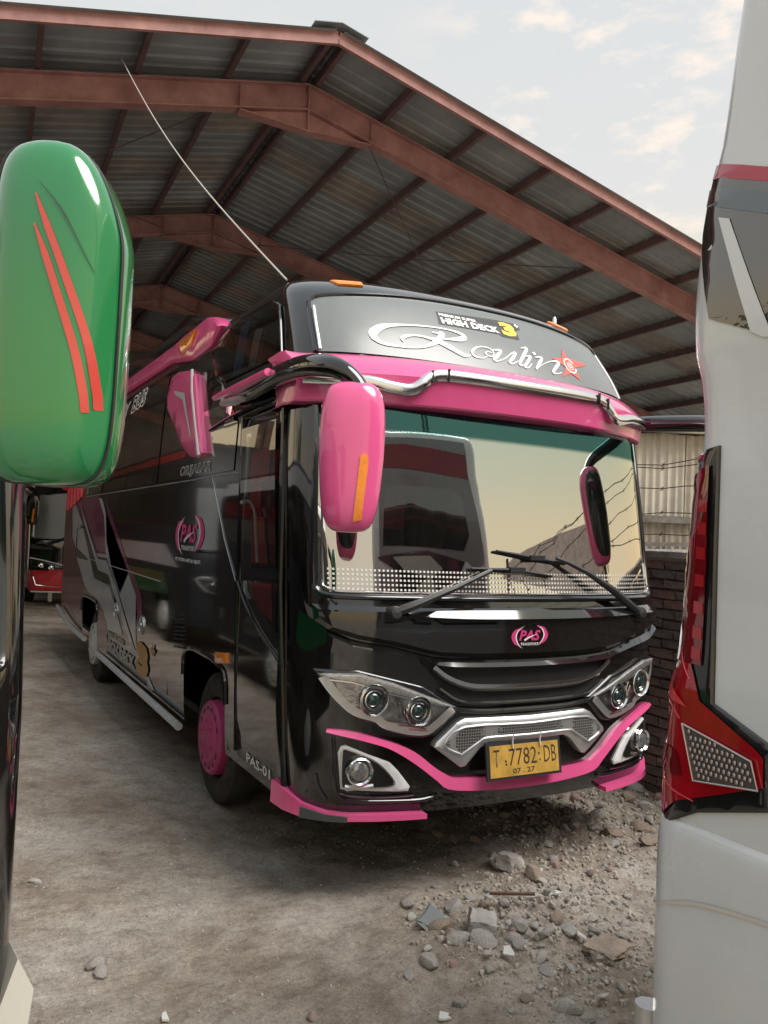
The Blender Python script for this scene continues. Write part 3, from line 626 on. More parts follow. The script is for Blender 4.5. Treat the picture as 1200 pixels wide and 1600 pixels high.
def wiper(bus, sg):
    b = MB(); Q = mapF
    if sg < 0: arm = [(-.737, 1.325), (-.645, 1.352), (-.44, 1.44), (-.236, 1.526)]; bl = [(-.331, 1.536), (-.077, 1.534), (.151, 1.508)]
    else: arm = [(.754, 1.317), (.527, 1.432), (.36, 1.52), (.242, 1.573), (.171, 1.597)]; bl = [(-.18, 1.624), (.052, 1.596), (.242, 1.571)]
    offs = [.05, .075, .07, .055, .045]
    b.tube([Q(x, z, offs[i]) for i, (x, z) in enumerate(arm)], [.024, .021, .014, .011, .009][:len(arm)], 8)
    b.lathe([(-.05, .032), (.02, .032), (.03, .026), (.034, 0)], Q(*arm[0], .05), (0, -1, .15), 14)
    wp = b.build('wiper', MATBLK, bus)
    c = MB(); c.tube([Q(x, z, .022) for x, z in bl], .008, 6).tube([Q(x, z, .034) for x, z in bl], [.005, .011, .004], 6); m_ = bl[1]; c.box(Q(*m_, .04), (.09, .022, .024))
    c.build('wiper_blade', RUB, wp)
    x0, z0 = arm[0]; s = 1 if sg < 0 else -1
    MB().tube(crom([Q(x0+s*.0, z0-.02, .03), Q(x0-s*.01, z0-.085, .03), Q(x0+s*.03, z0-.12, .035), Q(x0+s*.075, z0-.10, .03), Q(x0+s*.06, z0-.03, .03)], 5), .0045, 6).build('hose', RUB, wp)
    return wp
def windscreen(bus, gm=None):
    g = patch('windshield', [(-1.035, 1.405), (-.99, 1.395), (.99, 1.395), (1.035, 1.405), (1.015, 2.285), (-1.015, 2.285)], mapF, .006, gm or WSGLASS, bus, step=.05, smooth=180)
    P = [(x, 1.40) for x in (-.9, -.6, -.3, 0, .3, .6, .9)]; E = [(.99, 1.402), (1.03, 1.42), (1.038, 1.47), (1.036, 1.7), (1.03, 1.95), (1.022, 2.2), (1.02, 2.28)]
    full = [(-x, z) for x, z in E[::-1]]+P+E
    MB().tube([mapF(q.x, q.y, .006) for q in crom(full, 3)], .019, 8, flat=.7).build('window_seal', GLOSSBLK, g)
    MB().tube([mapF(q.x, q.y, .012) for q in crom([(x*.975, z+.018 if z < 1.45 else z) for x, z in full], 3)], .0045, 6).build('pale_seal_line', CHROME, g)  # chrome line stands in for the highlight along the rubber seal
    return g

# ------------------------------------------------------------------ the black and pink bus
def build_main():
    bus = thing('bus', 'glossy black bus with bright pink visor and mirrors, the largest bus in the yard', 'bus')
    body_mesh('body', BLACK, bus)
    # dark floor, cab lining and dashboard seen through the glass
    i = MB().box((0, 4.3, .95), (2.0, 7.6, .04)); i.box((0, 2.6, 1.9), (2.04, .03, 2.0)); i.build('bulkhead', mat('cab_lining', (.05, .035, .035), .8), bus, 0)
    d = patch('dashboard', [(-.98, 1.30), (.98, 1.30), (.98, 1.41), (-.98, 1.41)], lambda x, z, o: Vector((x, F(x, 1.4)+.06+(z-1.30)*4.2, 1.40-(z-1.30)*.4)), 0, MATBLK, bus)
    st = MB().lathe([(-.012, .22), (0, .235), (.012, .22), (0, .205), (-.012, .22)], (.5, .75, 1.45), (0, -1, .7), 28); st.bar((.28, .75, 1.45), (.72, .75, 1.45), .02, .03).build('steering_wheel', MATBLK, bus)
    CUR = mat('red_curtain', (.55, .06, .065), .8, var=.4, vs=5, bump=.2)
    def curtain(x0, x1, y, z0, z1, n=9):
        m_ = MB(); k = n*4; vs = []
        for j, z in enumerate((z0, (z0+z1)/2, z1)):
            for q in range(k+1): t = q/k; vs.append((x0+(x1-x0)*t+.01*j, y+.03*math.sin(t*n*2*math.pi)*(1.2-.3*j), z))
        m_.add(vs, [(j*(k+1)+q, j*(k+1)+q+1, (j+1)*(k+1)+q+1, (j+1)*(k+1)+q) for j in range(2) for q in range(k)]); return m_.build('curtain', CUR, bus, 60)
    curtain(-.72, -.38, .62, 1.72, 2.28, 6); curtain(-.36, -.2, .66, 1.9, 2.28, 3)
    sv = MB()
    for x in (-.62, .0, .62): sv.box((x, 2.2, 1.35), (.46, .14, .75)).box((x, 1.95, 1.0), (.46, .46, .14)).box((x, 2.17, 1.82), (.28, .12, .2))
    sv.build('seat', mat('red_seat', (.16, .02, .025), .7, var=.3), bus, 30)
    windscreen(bus)
    led = MB()
    for r in range(5):
        z = 1.432+r*.0215
        for k in range(104):
            x = -.99+1.98*k/103
            if abs(x) > 1.0: continue
            led.add([mapF(x-.0042, z-.0046, .011), mapF(x+.0042, z-.0046, .011), mapF(x+.0042, z+.0046, .011), mapF(x-.0042, z+.0046, .011)], [(0, 1, 2, 3)])
    tag(led.build('dot_film', mat('white_dots', (.72, .70, .66), .5), bus, 0), kind='stuff')
    patch('sticker', [(.955, 1.50), (1.0, 1.50), (1.0, 1.585), (.955, 1.585)], mapF, .011, mat('pale_sticker', (.62, .66, .62), .5), bus)
    # upper glass and its lettering
    UGP = [(-.994, 2.56), (-.985, 2.70), (-.968, 2.83), (-.945, 2.872), (-.90, 2.893), (-.77, 2.91), (-.4, 2.945), (0, 2.955), (.4, 2.945), (.77, 2.91), (.90, 2.893), (.945, 2.872), (.968, 2.83), (.985, 2.70), (.994, 2.56)]
    ug = patch('upper_glass', UGP, mapF, .006, UGLASS, bus, step=.05, smooth=180)
    MB().tube([mapF(q.x, q.y, .006) for q in crom(UGP, 4)], .013, 8).build('window_seal', GLOSSBLK, ug)
    MB().tube([mapF(x, z, .010) for x, z in crom([(-.975, 2.57), (-.966, 2.70), (-.950, 2.82)], 4)], .008, 6).build('pale_seal_line', SILVER, ug)
    S = lambda n, p, wd: ribbon(n, p, wd, mapF, .010, WHITEP, ug, 5)
    S('script_letter', [(-.331, 2.738), (-.346, 2.712), (-.381, 2.677), (-.426, 2.65), (-.483, 2.629), (-.547, 2.618), (-.616, 2.617), (-.682, 2.625), (-.716, 2.649), (-.722, 2.672), (-.701, 2.697), (-.661, 2.722), (-.605, 2.738), (-.503, 2.753), (-.389, 2.762), (-.291, 2.762), (-.233, 2.754), (-.201, 2.739), (-.211, 2.72), (-.263, 2.707), (-.312, 2.7), (-.366, 2.695)], [.030, .030, .022, .014, .010, .010, .018, .034, .042, .036, .022, .010, .008, .009, .016, .030, .026, .010, .004])
    S('script_letter', [(-.572, 2.648), (-.576, 2.664), (-.552, 2.681), (-.51, 2.692), (-.46, 2.694), (-.414, 2.687), (-.378, 2.68), (-.316, 2.653), (-.243, 2.618), (-.198, 2.626)], [.004, .018, .018, .010, .010, .016, .030, .030, .022, .006])
    S('script_letter', [(-.393, 2.73), (-.36, 2.728), (-.326, 2.736)], [.004, .012, .010])
    S('script_letter', [(-.05, 2.663), (-.082, 2.663), (-.10, 2.65), (-.07, 2.636), (-.045, 2.655), (-.052, 2.683), (-.099, 2.690), (-.15, 2.676), (-.185, 2.645), (-.175, 2.622), (-.127, 2.620), (-.087, 2.640)], [w__*.62 for w__ in [.005, .008, .010, .008, .010, .010, .010, .016, .024, .018, .010, .004]])
    S('script_letter', [(-.06, 2.676), (.012, 2.687), (-.025, 2.649), (-.055, 2.622), (-.035, 2.616), (.02, 2.639), (.082, 2.68), (.112, 2.688), (.08, 2.654), (.045, 2.622), (.065, 2.616), (.11, 2.64)], [w__*.62 for w__ in [.004, .022, .030, .024, .010, .008, .010, .022, .028, .022, .010, .006]])
    S('script_letter', [(.165, 2.727), (.212, 2.734), (.163, 2.68), (.112, 2.622), (.14, 2.618), (.17, 2.64)], [w__*.62 for w__ in [.004, .026, .030, .024, .010, .005]])
    S('script_letter', [(.178, 2.678), (.213, 2.684), (.175, 2.643), (.142, 2.612), (.168, 2.61), (.205, 2.64)], [w__*.62 for w__ in [.004, .024, .026, .020, .010, .005]])
    S('script_letter', [(.243, 2.706), (.262, 2.712)], [.016, .016])
    S('script_letter', [(.245, 2.685), (.298, 2.690), (.258, 2.647), (.222, 2.61)], [w__*.62 for w__ in [.004, .026, .028, .020]])
    S('script_letter', [(.225, 2.612), (.291, 2.650), (.365, 2.679), (.426, 2.684), (.385, 2.647), (.345, 2.610), (.375, 2.606), (.42, 2.620)], [w__*.62 for w__ in [.008, .006, .010, .026, .030, .024, .010, .004]])
    st = [(.527, 2.795), (.523, 2.734), (.691, 2.717), (.551, 2.671), (.561, 2.595), (.495, 2.629), (.407, 2.591), (.472, 2.663), (.383, 2.705), (.466, 2.717)]
    patch('star', st, mapF, .009, mat('red_star_print', (.62, .10, .07), .4), ug, step=.05)
    ribbon('ring', [(.514+.043*math.cos(a), 2.677+.043*math.sin(a)) for a in [.5+i*.5 for i in range(12)]], .008, mapF, .0105, WHITEP, ug, 3)
    text('lettering', '@', mapF, .490, 2.652, .048, .048, .0105, WHITEP, ug)
    patch('badge_plate', [(-.325, 2.792), (.06, 2.797), (.07, 2.785), (.19, 2.785), (.20, 2.85), (.235, 2.86), (.235, 2.895), (.09, 2.895), (.085, 2.862), (-.31, 2.874)], mapF, .008, mat('grey_badge', (.035, .035, .037), .4), ug)
    text('lettering', 'PREMIUM SUPER', mapF, -.305, 2.845, .235, .018, .0105, WHITEP, ug, bold=.035)
    text('lettering', 'HIGH DECK', mapF, -.305, 2.797, .37, .040, .0105, WHITEP, ug, bold=.055, spacing=1.05, slope=.01)
    text('lettering', '3', mapF, .085, 2.795, .105, .090, .0105, YELP, ug, bold=.07)
    text('lettering', '+', mapF, .20, 2.865, .03, .028, .0105, WHITEP, ug, bold=.04)
    visor(bus, PINK, True)
    for sg in (-1, 1):
        patch('marker_lamp', [(sg*.805, 3.018), (sg*.635, 3.030), (sg*.655, 2.995), (sg*.785, 2.988)], mapF, .014, AMBER, bus, depth=.02, bevel=.008, step=.04)
        headlight(bus, sg); foglamp(bus, sg, WTRIM)
    MB().lathe([(0, .016), (.05, .014), (.065, .008)], (.80, F(.8, 3.045)+.02, 3.05), (0, 0, 1), 10).build('antenna_stub', SILVER, bus)
    # hood panel, grille, bumper trims
    hl = [(-1.045, 1.290), (-.985, 1.243), (-.882, 1.212), (-.72, 1.185), (-.573, 1.15), (-.50, 1.138), (-.317, 1.127), (0, 1.123)]
    patch('hood_panel', [(-1.05, 1.355), (-.6, 1.35), (0, 1.35), (.6, 1.35), (1.05, 1.355)][::-1]+hl+[(-x, z) for x, z in hl[-2::-1]], mapF, .040, BLACK, bus, depth=.05, bevel=.022, step=.05, smooth=28)
    band('hood_ledge', [(-.75, 1.330), (-.4, 1.338), (0, 1.338), (.4, 1.338), (.92, 1.330)], [(-.72, 1.318), (-.4, 1.308), (0, 1.306), (.4, 1.308), (.90, 1.318)], .041, .060, mapF, BLACK, bus, 4, .03)
    LU = [(-1.0, 1.25), (-.95, 1.228), (-.882, 1.205), (-.72, 1.178), (-.573, 1.143), (-.50, 1.128), (-.317, 1.118), (0, 1.114)]
    LD = [(-.99, 1.225), (-.93, 1.198), (-.870, 1.175), (-.72, 1.149), (-.573, 1.117), (-.50, 1.096), (-.317, 1.086), (0, 1.082)]
    band('hood_ledge', mirx(LU), mirx(LD), .016, .046, mapF, BLACK, bus, 4, .05)
    emblem(bus, mapF, -.028, 1.222, .222, .115, .043)
    grille(bus, BLACK); lower_grille(bus, SILVER); number_plate(bus)
    top = [(-.985, .806), (-.899, .802), (-.802, .777), (-.693, .743), (-.601, .70), (-.52, .638), (-.453, .597), (-.389, .574), (0, .560)]
    bot = [(-.38, .521), (-.45, .540), (-.518, .584), (-.599, .651), (-.685, .709), (-.76, .744), (-.857, .769), (-.942, .787), (-.98, .797)]
    TP = [(-.985, .807), (-.90, .803), (-.80, .778), (-.69, .743), (-.60, .700), (-.52, .638), (-.455, .597), (-.39, .572), (-.2, .563), (0, .560)]
    BT = [(-.985, .797), (-.93, .784), (-.84, .762), (-.74, .731), (-.66, .688), (-.575, .630), (-.50, .572), (-.43, .528), (-.2, .508), (0, .504)]
    band('bumper_stripe', mirx(TP), mirx(BT), .024, .034, mapF, PINK, bus, 4, .035)
    for sg in (-1, 1):
        wiper(bus, sg)
        q = lambda x, z, o: mapF(x if sg < 0 else -x, z, o)
        # lower lip: wraps the corner
        rows = []; path = [(-.545, .0), (-.65, .0), (-.78, .0), (-.90, .0), (-.985, .0)]
        outl = [Vector((x, F(x, .45)-.045, .415)) for x, _ in path]+[Vector((-1.07, .24, .415)), Vector((-1.12, .33, .425)), Vector((-1.14, .43, .435))]
        hts = [.022, .026, .028, .028, .036, .062, .092, .098]
        vs = []; fs = []
        for p, h in zip(outl, hts):
            c = Vector((0, 1.2, 0)); inn = (Vector((-.55, .8, 0))-Vector((p.x, p.y, 0))).normalized()*.09
            for z, o in ((p.z-.012, 0), (p.z+h-.012, .015), (p.z+h-.012, 1), (p.z-.012, 1)): vs.append((p.x+inn.x*o if sg < 0 else -(p.x+inn.x*o), p.y+inn.y*o, z))
        n = len(outl)
        for j in range(n-1): fs += [(j*4+k, j*4+(k+1) % 4, (j+1)*4+(k+1) % 4, (j+1)*4+k) for k in range(4)]
        fs += [(0, 1, 2, 3), ((n-1)*4+3, (n-1)*4+2, (n-1)*4+1, (n-1)*4)]
        lip = MB().add(vs, fs).build('lower_lip', PINK, bus, 50)
        if sg < 0:
            vs2 = []; 
            for p, h in zip(outl[3:6], hts[3:6]):
                vs2 += [(p.x-.004, p.y-.006, p.z-.014), (p.x-.004, p.y-.006, p.z+h*.75-.012), (p.x+.02, p.y+.03, p.z+h*.75-.008)]
            MB().add(vs2, [(j*3+k, j*3+k+1, (j+1)*3+k+1, (j+1)*3+k) for j in range(2) for k in range(2)]).build('worn_patch', mat('worn_grey', (.06, .065, .068), .5), lip, 50)
    ap = [(-1.05, 1.37), (-2, 2)]
    # side glass, door, graphics (left side fully dressed, right side the same panes)
    for sg in (-1, 1):
        ms = mapSs(sg)
        for a, b in ((1.32, 3.14), (3.19, 5.55), (5.60, 8.0)):
            patch('side_window', [(a, 2.02), (b, 2.02), (b, 2.86), (a if a > 2 else 2.1, 2.86), (a if a > 2 else 2.05, 2.42), (a, 2.30)], ms, .005, SGLASS, bus, step=.15, smooth=180)
        patch('quarter_window', [(.70, 2.58), (1.95, 2.58), (2.03, 2.80), (1.85, 2.955), (1.0, 2.93), (.86, 2.87)], ms, .010, TGLASS, bus, step=.1, smooth=180)
        MB().tube([ms(y, z, .012) for y, z in ((.70, 2.575), (.80, 2.78), (.86, 2.87), (1.0, 2.932), (1.85, 2.957))], .007, 6).build('window_seal', GLOSSBLK, bus)
        MB().tube([ms(y, 2.0, .004) for y in (1.12, 3, 5, 6.6)], .004, 6).build('belt_strip', SILVER, bus)
        MB().tube([ms(y, z, .01) for y, z in crom([(1.85, 2.30), (1.5, 2.335), (1.0, 2.36), (.62, 2.36)], 5)], .011, 6).build('shoulder_strip', GLOSSBLK, bus)
        MB().tube([ms(y, z, .06) for y, z in ((5.19, .425), (2.10, .398))], .026, 12).build('side_rail', RAIL, bus)
        MB().tube(crom([ms(y, z, .05) for y, z in ((8.25, .60), (7.6, .52), (7.06, .472), (6.6, .462), (6.02, .459))], 4), .026, 12).build('side_rail', RAIL, bus)
        for y in (1.741, 6.055):
            wheel(bus, .905, y, sg, PINKM if y < 3 else mat('white_hub_paint', (.62, .62, .60), .4, var=.15), True)
            MB().box((sg*.60, y, .70), (.24, .98, .62)).box((sg*.86, y, 1.02), (.40, .98, .03)).build('wheel_well', RUB, bus, 0)
        for pts in ([(2.19, .72), (2.18, .84), (2.10, .895), (1.93, .918), (1.72, .922), (1.52, .912), (1.36, .885), (1.30, .83), (1.28, .70)], [(6.52, .72), (6.50, .84), (6.42, .89), (6.2, .90), (5.8, .90), (5.6, .885), (5.53, .82), (5.52, .70)]):
            MB().tube(crom([ms(y, z, .0) for y, z in pts], 4), .016, 8).build('wheel_arch', GLOSSBLK, bus)
        MB().prism([(1.30, .38), (1.285, .93), (1.275, .93), (1.28, .38)], ms, -.2, -.01).build('mud_flap', RUB, bus)
        # roof fairing with pink strip
        fs_ = MB(); fv = []
    rows = []
    for y, h, wd in ((2.42, 3.06, .90), (2.50, 3.17, .93), (2.62, 3.24, .95), (2.85, 3.285, .96), (3.3, 3.31, .965), (5.0, 3.35, .965), (7.0, 3.36, .965), (7.6, 3.30, .95), (7.8, 3.1, .92)):
        rows.append([Vector((x*wd, y, z)) for x, z in ((-1, 2.98), (-1.0, h-.12), (-.985, h-.05), (-.93, h-.012), (-.6, h+.03), (0, h+.05), (.6, h+.03), (.93, h-.012), (.985, h-.05), (1, h-.12), (1, 2.98))])
    n = 11; vs = [p for r in rows for p in r]
    MB().add(vs, [(j*n+k, j*n+k+1, (j+1)*n+k+1, (j+1)*n+k) for j in range(len(rows)-1) for k in range(n-1)]+[tuple(range(n)), tuple(range(len(vs)-n, len(vs)))]).build('roof_fairing', BLACK, bus, 40)
    for sg in (-1, 1):
        XS = lambda y, z, o: Vector((sg*(1.0+o), y, z))
        pst = patch('roof_strip', [(7.8, 3.085), (3.1, 3.075), (2.86, 3.09), (2.2, 3.10), (2.0, 3.06), (1.85, 2.975), (2.07, 2.885), (2.52, 2.865), (3.12, 2.945), (7.8, 2.955)], XS, .065, PINK, bus, depth=.09, bevel=.022, step=.3)
        patch('marker_lamp', [(2.85, 3.055), (2.37, 3.06), (2.5, 2.96), (2.77, 2.945)], XS, .078, AMBER, pst, depth=.03, bevel=.01, step=.15)
        ms = mapSs(sg)
        o_ = patch('pillar_ornament', [(2.943, 2.82), (2.781, 2.82), (2.387, 2.77), (2.265, 2.72), (2.163, 2.60), (1.873, 2.158), (1.952, 2.127), (2.19, 2.159), (2.373, 2.227), (2.671, 2.412), (2.903, 2.545), (2.995, 2.642), (2.959, 2.761)], ms, .05, PINK, bus, depth=.06, bevel=.018, step=.15)
        patch('ornament_inlay', [(2.756, 2.674), (2.435, 2.615), (2.117, 2.279), (2.16, 2.294), (2.457, 2.568), (2.70, 2.636)], ms, .054, GREYD, o_, step=.12)
        MB().tube([ms(y, z, .05) for y, z in ((2.33, 2.76), (2.24, 2.60), (1.9, 2.14))], .012, 6).build('ornament_edge', GREYD, o_)
        patch('side_marker', [(1.479, .966), (1.268, .99), (1.246, .935), (1.453, .903)], ms, .02, AMBER, bus, depth=.03, bevel=.01)
        for cy, cz in ((4.525, .908), (3.454, .896)):
            MB().lathe([(-.01, .075), (.010, .075), (.014, .062), (.006, .056), (.006, .02), (.016, .016), (.016, 0)], ms(cy, cz, 0), (sg, 0, 0), 24).build('filler_cap', SILVER, bus, 30)
        # passenger door
        dr = patch('door', [(.372, .47), (1.07, .47), (1.115, 1.2), (1.19, 2.30), (.60, 2.315), (.50, 1.4)], ms, .012, BLACK, bus, depth=.02, bevel=.008, step=.12)
        MB().tube([ms(y, z, .016) for y, z in ((1.06, .5), (1.115, 1.3), (1.195, 2.31), (.585, 2.33))], .012, 6).build('door_frame', GLOSSBLK, dr)
        MB().tube([ms(y, z, .016) for y, z in ((.365, .5), (.49, 1.4), (.585, 2.33))], .014, 6).build('door_frame', GLOSSBLK, dr)
        patch('door_glass', [(1.131, 2.233), (.612, 2.235), (.49, 1.499), (.995, 1.478)], ms, .040, TGLASS, dr, step=.12, smooth=180)
        patch('door_glass', [(.98, 1.421), (.485, 1.444), (.445, 1.165), (.70, 1.22), (.90, 1.31)], ms, .040, TGLASS, dr, step=.12, smooth=180)
        pp = lambda y, z, o: ms(y, z, o+.02)
        patch('curtain', [(.98, 2.10), (.70, 2.10), (.70, 1.95), (.80, 1.93), (.80, 1.80), (.98, 1.80)], pp, 0, CUR, dr); patch('curtain', [(.94, 1.75), (.74, 1.75), (.66, 1.52), (.90, 1.51)], pp, 0, CUR, dr)
        patch('step_panel', [(.92, 1.41), (.60, 1.42), (.56, 1.24), (.80, 1.30)], pp, 0, CUR, dr)
        MB().tube([pp(y, z, .002) for y, z in ((1.03, 2.18), (1.02, 1.86))], .014, 6).tube([pp(y, z, .002) for y, z in crom([(1.09, 1.83), (.98, 1.835), (.90, 1.80), (.86, 1.74), (.80, 1.52)], 4)], .010, 6).tube([pp(y, z, .002) for y, z in ((.975, 1.41), (.955, 1.36), (.90, 1.33))], .012, 6).build('grab_rail', mat('pale_rail', (.75, .73, .68), .5), dr)
        MB().tube([ms(y, z, .02) for y, z in crom([(1.11, 1.40), (.98, 1.30), (.80, 1.20), (.55, 1.10), (.42, 1.05)], 4)], .006, 6).build('door_strip', GLOSSBLK, dr)
        MB().tube([ms(y, z, .004) for y, z in ((1.72, 1.995), (1.42, 1.62), (1.17, 1.38))], .0022, 6).build('panel_seam', SILVER, bus)
        MB().tube([ms(y, z, .004) for y, z in ((6.2, 1.31), (4.885, 1.298), (2.936, 1.281))], .004, 6).build('panel_seam', GREYD, bus)
        for y, z0, z1 in ((2.62, .5, 1.28), (1.25, .45, 1.3), (4.6, .5, 1.28), (3.85, .5, 1.28)): MB().tube([ms(y, z0, .0), ms(y, z1, .0)], .004, 6).build('panel_seam', MATBLK, bus)
        v = MB()
        for k in range(9): v.bar(ms(2.42, .87+.027*k, .004), ms(2.19, .89+.027*k, .004), .008, .008)
        v.build('vent_louvre', MATBLK, bus, 0)
        patch('blue_curtain', [(1.52, 2.90), (1.36, 2.90), (1.36, 2.6), (1.53, 2.59)], ms, .004, mat('blue_cloth', (.03, .06, .14), .7, bump=.3), bus)
        patch('pale_curtain', [(1.23, 2.82), (1.09, 2.80), (1.13, 2.6), (1.25, 2.6)], ms, .004, mat('beige_cloth', (.16, .13, .11), .7, bump=.3), bus)
        G = lambda n_, P, o, m: patch(n_, P, ms, o, m, bus, step=.25)
        G('side_graphic', [(8.28, 1.95), (7.76, 1.93), (7.502, 1.515), (7.103, 1.294), (6.50, 1.05), (6.50, .56), (7.0, .49), (8.28, .60)], .0015, MAROON)
        G('side_graphic', [(7.103, 1.294), (6.946, 1.285), (6.246, 1.286), (5.776, 1.126), (4.964, 1.11), (4.565, .945), (4.199, .727), (4.937, .684), (5.214, .853), (5.547, .93), (6.037, .94), (6.45, 1.03)], .0030, GREYD)
        G('side_graphic', [(7.60, 1.965), (5.82, 1.974), (5.414, 1.815), (5.187, 1.402), (5.7, 1.39), (6.275, 1.638), (6.466, 1.679), (7.0, 1.75)], .0022, PURP)
        G('side_graphic', [(5.361, 1.956), (4.726, 1.653), (4.123, 1.358), (3.755, 1.248), (3.504, 1.11), (3.448, .972), (3.624, .913), (3.721, 1.113), (4.044, 1.262), (5.152, 1.762)], .0022, PURP)
        G('side_graphic', [(5.779, 1.973), (5.538, 1.947), (5.302, 1.801), (5.186, 1.522), (4.885, 1.298), (4.387, 1.07), (4.073, 1.272), (3.721, 1.113), (3.646, .691), (4.807, 1.253), (5.025, 1.315), (5.185, 1.396), (5.402, 1.776)], .0036, GREYD)
        G('side_graphic', [(7.042, 1.942), (6.365, 1.644), (5.7, 1.39), (5.151, 1.397), (4.956, 1.319), (3.671, .667), (3.795, .66), (4.993, 1.206), (5.571, 1.218), (6.498, 1.636)], .0048, GREYD)
        G('side_graphic', [(7.091, 1.691), (6.5, 1.65), (5.569, 1.211), (4.993, 1.206), (4.622, 1.039), (4.565, .945), (4.964, 1.11), (5.776, 1.126), (6.68, 1.634)], .0056, DARKV)
        ribbon('side_graphic', [(6.9, 1.90), (6.25, 1.60), (5.62, 1.345), (5.12, 1.35), (4.90, 1.26), (3.74, .665)], .022, ms, .0062, DARKV, bus, 1, False)
        G('side_graphic', [(7.699, 1.979), (7.531, 1.975), (7.141, 1.829), (6.692, 1.663), (7.173, 1.629), (7.193, 1.398), (7.502, 1.515)], .0040, GREYD)
        G('side_graphic', [(7.121, 1.629), (6.68, 1.634), (6.394, 1.465), (5.703, 1.151), (5.858, 1.128), (6.298, 1.312), (7.091, 1.401)], .0042, GREYD)
        G('side_graphic', [(5.49, .828), (5.214, .846), (4.937, .721), (4.972, .496), (5.49, .44)], .0050, MAROON)
        G('side_graphic', [(3.206, .536), (2.985, .459), (3.244, .431)], .004, GREYD)
        G('rear_red_panel', [(8.15, 2.50), (6.70, 2.50), (6.62, 2.11), (6.9, 2.0), (7.8, 1.86), (8.15, 1.88)], .0075, REDV)
        rb = MB()
        for k in range(5): y = 6.95+.27*k; rb.tube([ms(y+.12, 2.5, .012), ms(y, 2.0-.035*k, .012)], .018, 6)
        rb.build('panel_rib', REDV, bus)
        MB().tube([ms(6.57, 2.02, .01), ms(6.6, 2.85, .01)], .02, 6).build('window_pillar', GLOSSBLK, bus)
        # lettering reads nose-wards on the left, tail-wards on the right
        if sg < 0: mt = lambda u, v, o: ms(-u, v, o)
        else: mt = lambda u, v, o: ms(u, v, o)
        t0 = lambda yl, yr: (-yl, yl-yr) if sg < 0 else (yr, yl-yr)
        def TX(s, yl, yr, z, h, o, m, **k): u, wd = t0(yl, yr); text('lettering', s, mt, u, z, wd, h, o, m, bus, **k)
        TX('LUXURY', 5.85, 4.62, 2.675, .14, .0085, mat('grey_print', (.40, .40, .40), .5), bold=.05, shear=.2, slope=.03 if sg < 0 else 0)
        TX('BUS', 4.54, 3.95, 2.71, .165, .0085, WHITEP, bold=.085, shear=.2, slope=.03 if sg < 0 else 0)
        TX('BUS', 4.51, 3.98, 2.722, .141, .0095, DARKV, bold=.02, shear=.2, slope=.03 if sg < 0 else 0)
        TX('ORIJABAR', 2.49, 1.76, 2.022, .083, .0085, mat('grey_print', (.40, .40, .40), .5), bold=.06, shear=.15, spacing=1.1)
        TX('ORIJABAR', 2.475, 1.775, 2.030, .067, .0095, DARKV, bold=.01, shear=.15, spacing=1.2)
        u, wd = t0(2.55, 1.85)
        emblem(bus, mt, u+wd/2, 1.63, wd, .275, .003)
        TX('PT. PUTRA ARTHA SEJATI', 2.51, 1.90, 1.448, .03, .0035, WHITEP, bold=.02)
        TX('PAS-01', .887, .548, .484, .048, .016, WHITEP, bold=.01)
        TX('PREMIUM SUPER', 4.93, 4.12, .638, .05, .0085, mat('dim_print', (.42, .40, .38), .5), bold=.04)
        TX('HIGH DECK', 4.96, 3.67, .495, .115, .0085, mat('dim_print', (.42, .40, .38), .5), bold=.06)
        TX('3', 3.62, 3.17, .495, .27, .0085, ORGP, bold=.08)
        TX('+', 3.11, 2.96, .71, .09, .0085, ORGP, bold=.06)
    arm = [(-1.12, 1.37, 2.432), (-1.135, .95, 2.425), (-1.165, .50, 2.43), (-1.20, .10, 2.40), (-1.185, -.08, 2.375), (-1.149, -.171, 2.345), (-1.102, -.22, 2.29), (-1.088, -.25, 2.225), (-1.085, -.25, 2.16)]
    for sg in (-1, 1):
        f = (lambda p: p) if sg < 0 else (lambda p: (-p[0], p[1], p[2]))
        sh_, ar = bus_mirror(bus, sg, PINK, BLACK, [f(p) for p in arm], f((-1.107, -.203, 1.990)), (.876, -.48, 0) if sg < 0 else (.876, .48, 0))
        P = [Vector(f(p)) for p in ((-1.215, 1.38, 2.428), (-1.218, .95, 2.425), (-1.222, .50, 2.436))]
        MB().tube(P, [.016, .026, .02], 8).build('arm_inlay', PINK, ar)
        P = [Vector(f(p)) for p in ((-1.175, 1.38, 2.40), (-1.185, 1.2, 2.385), (-1.18, .98, 2.375))]
        MB().tube(P, [.012, .026, .016], 8).build('arm_foot', SILVER, ar)
    return bus
build_main()

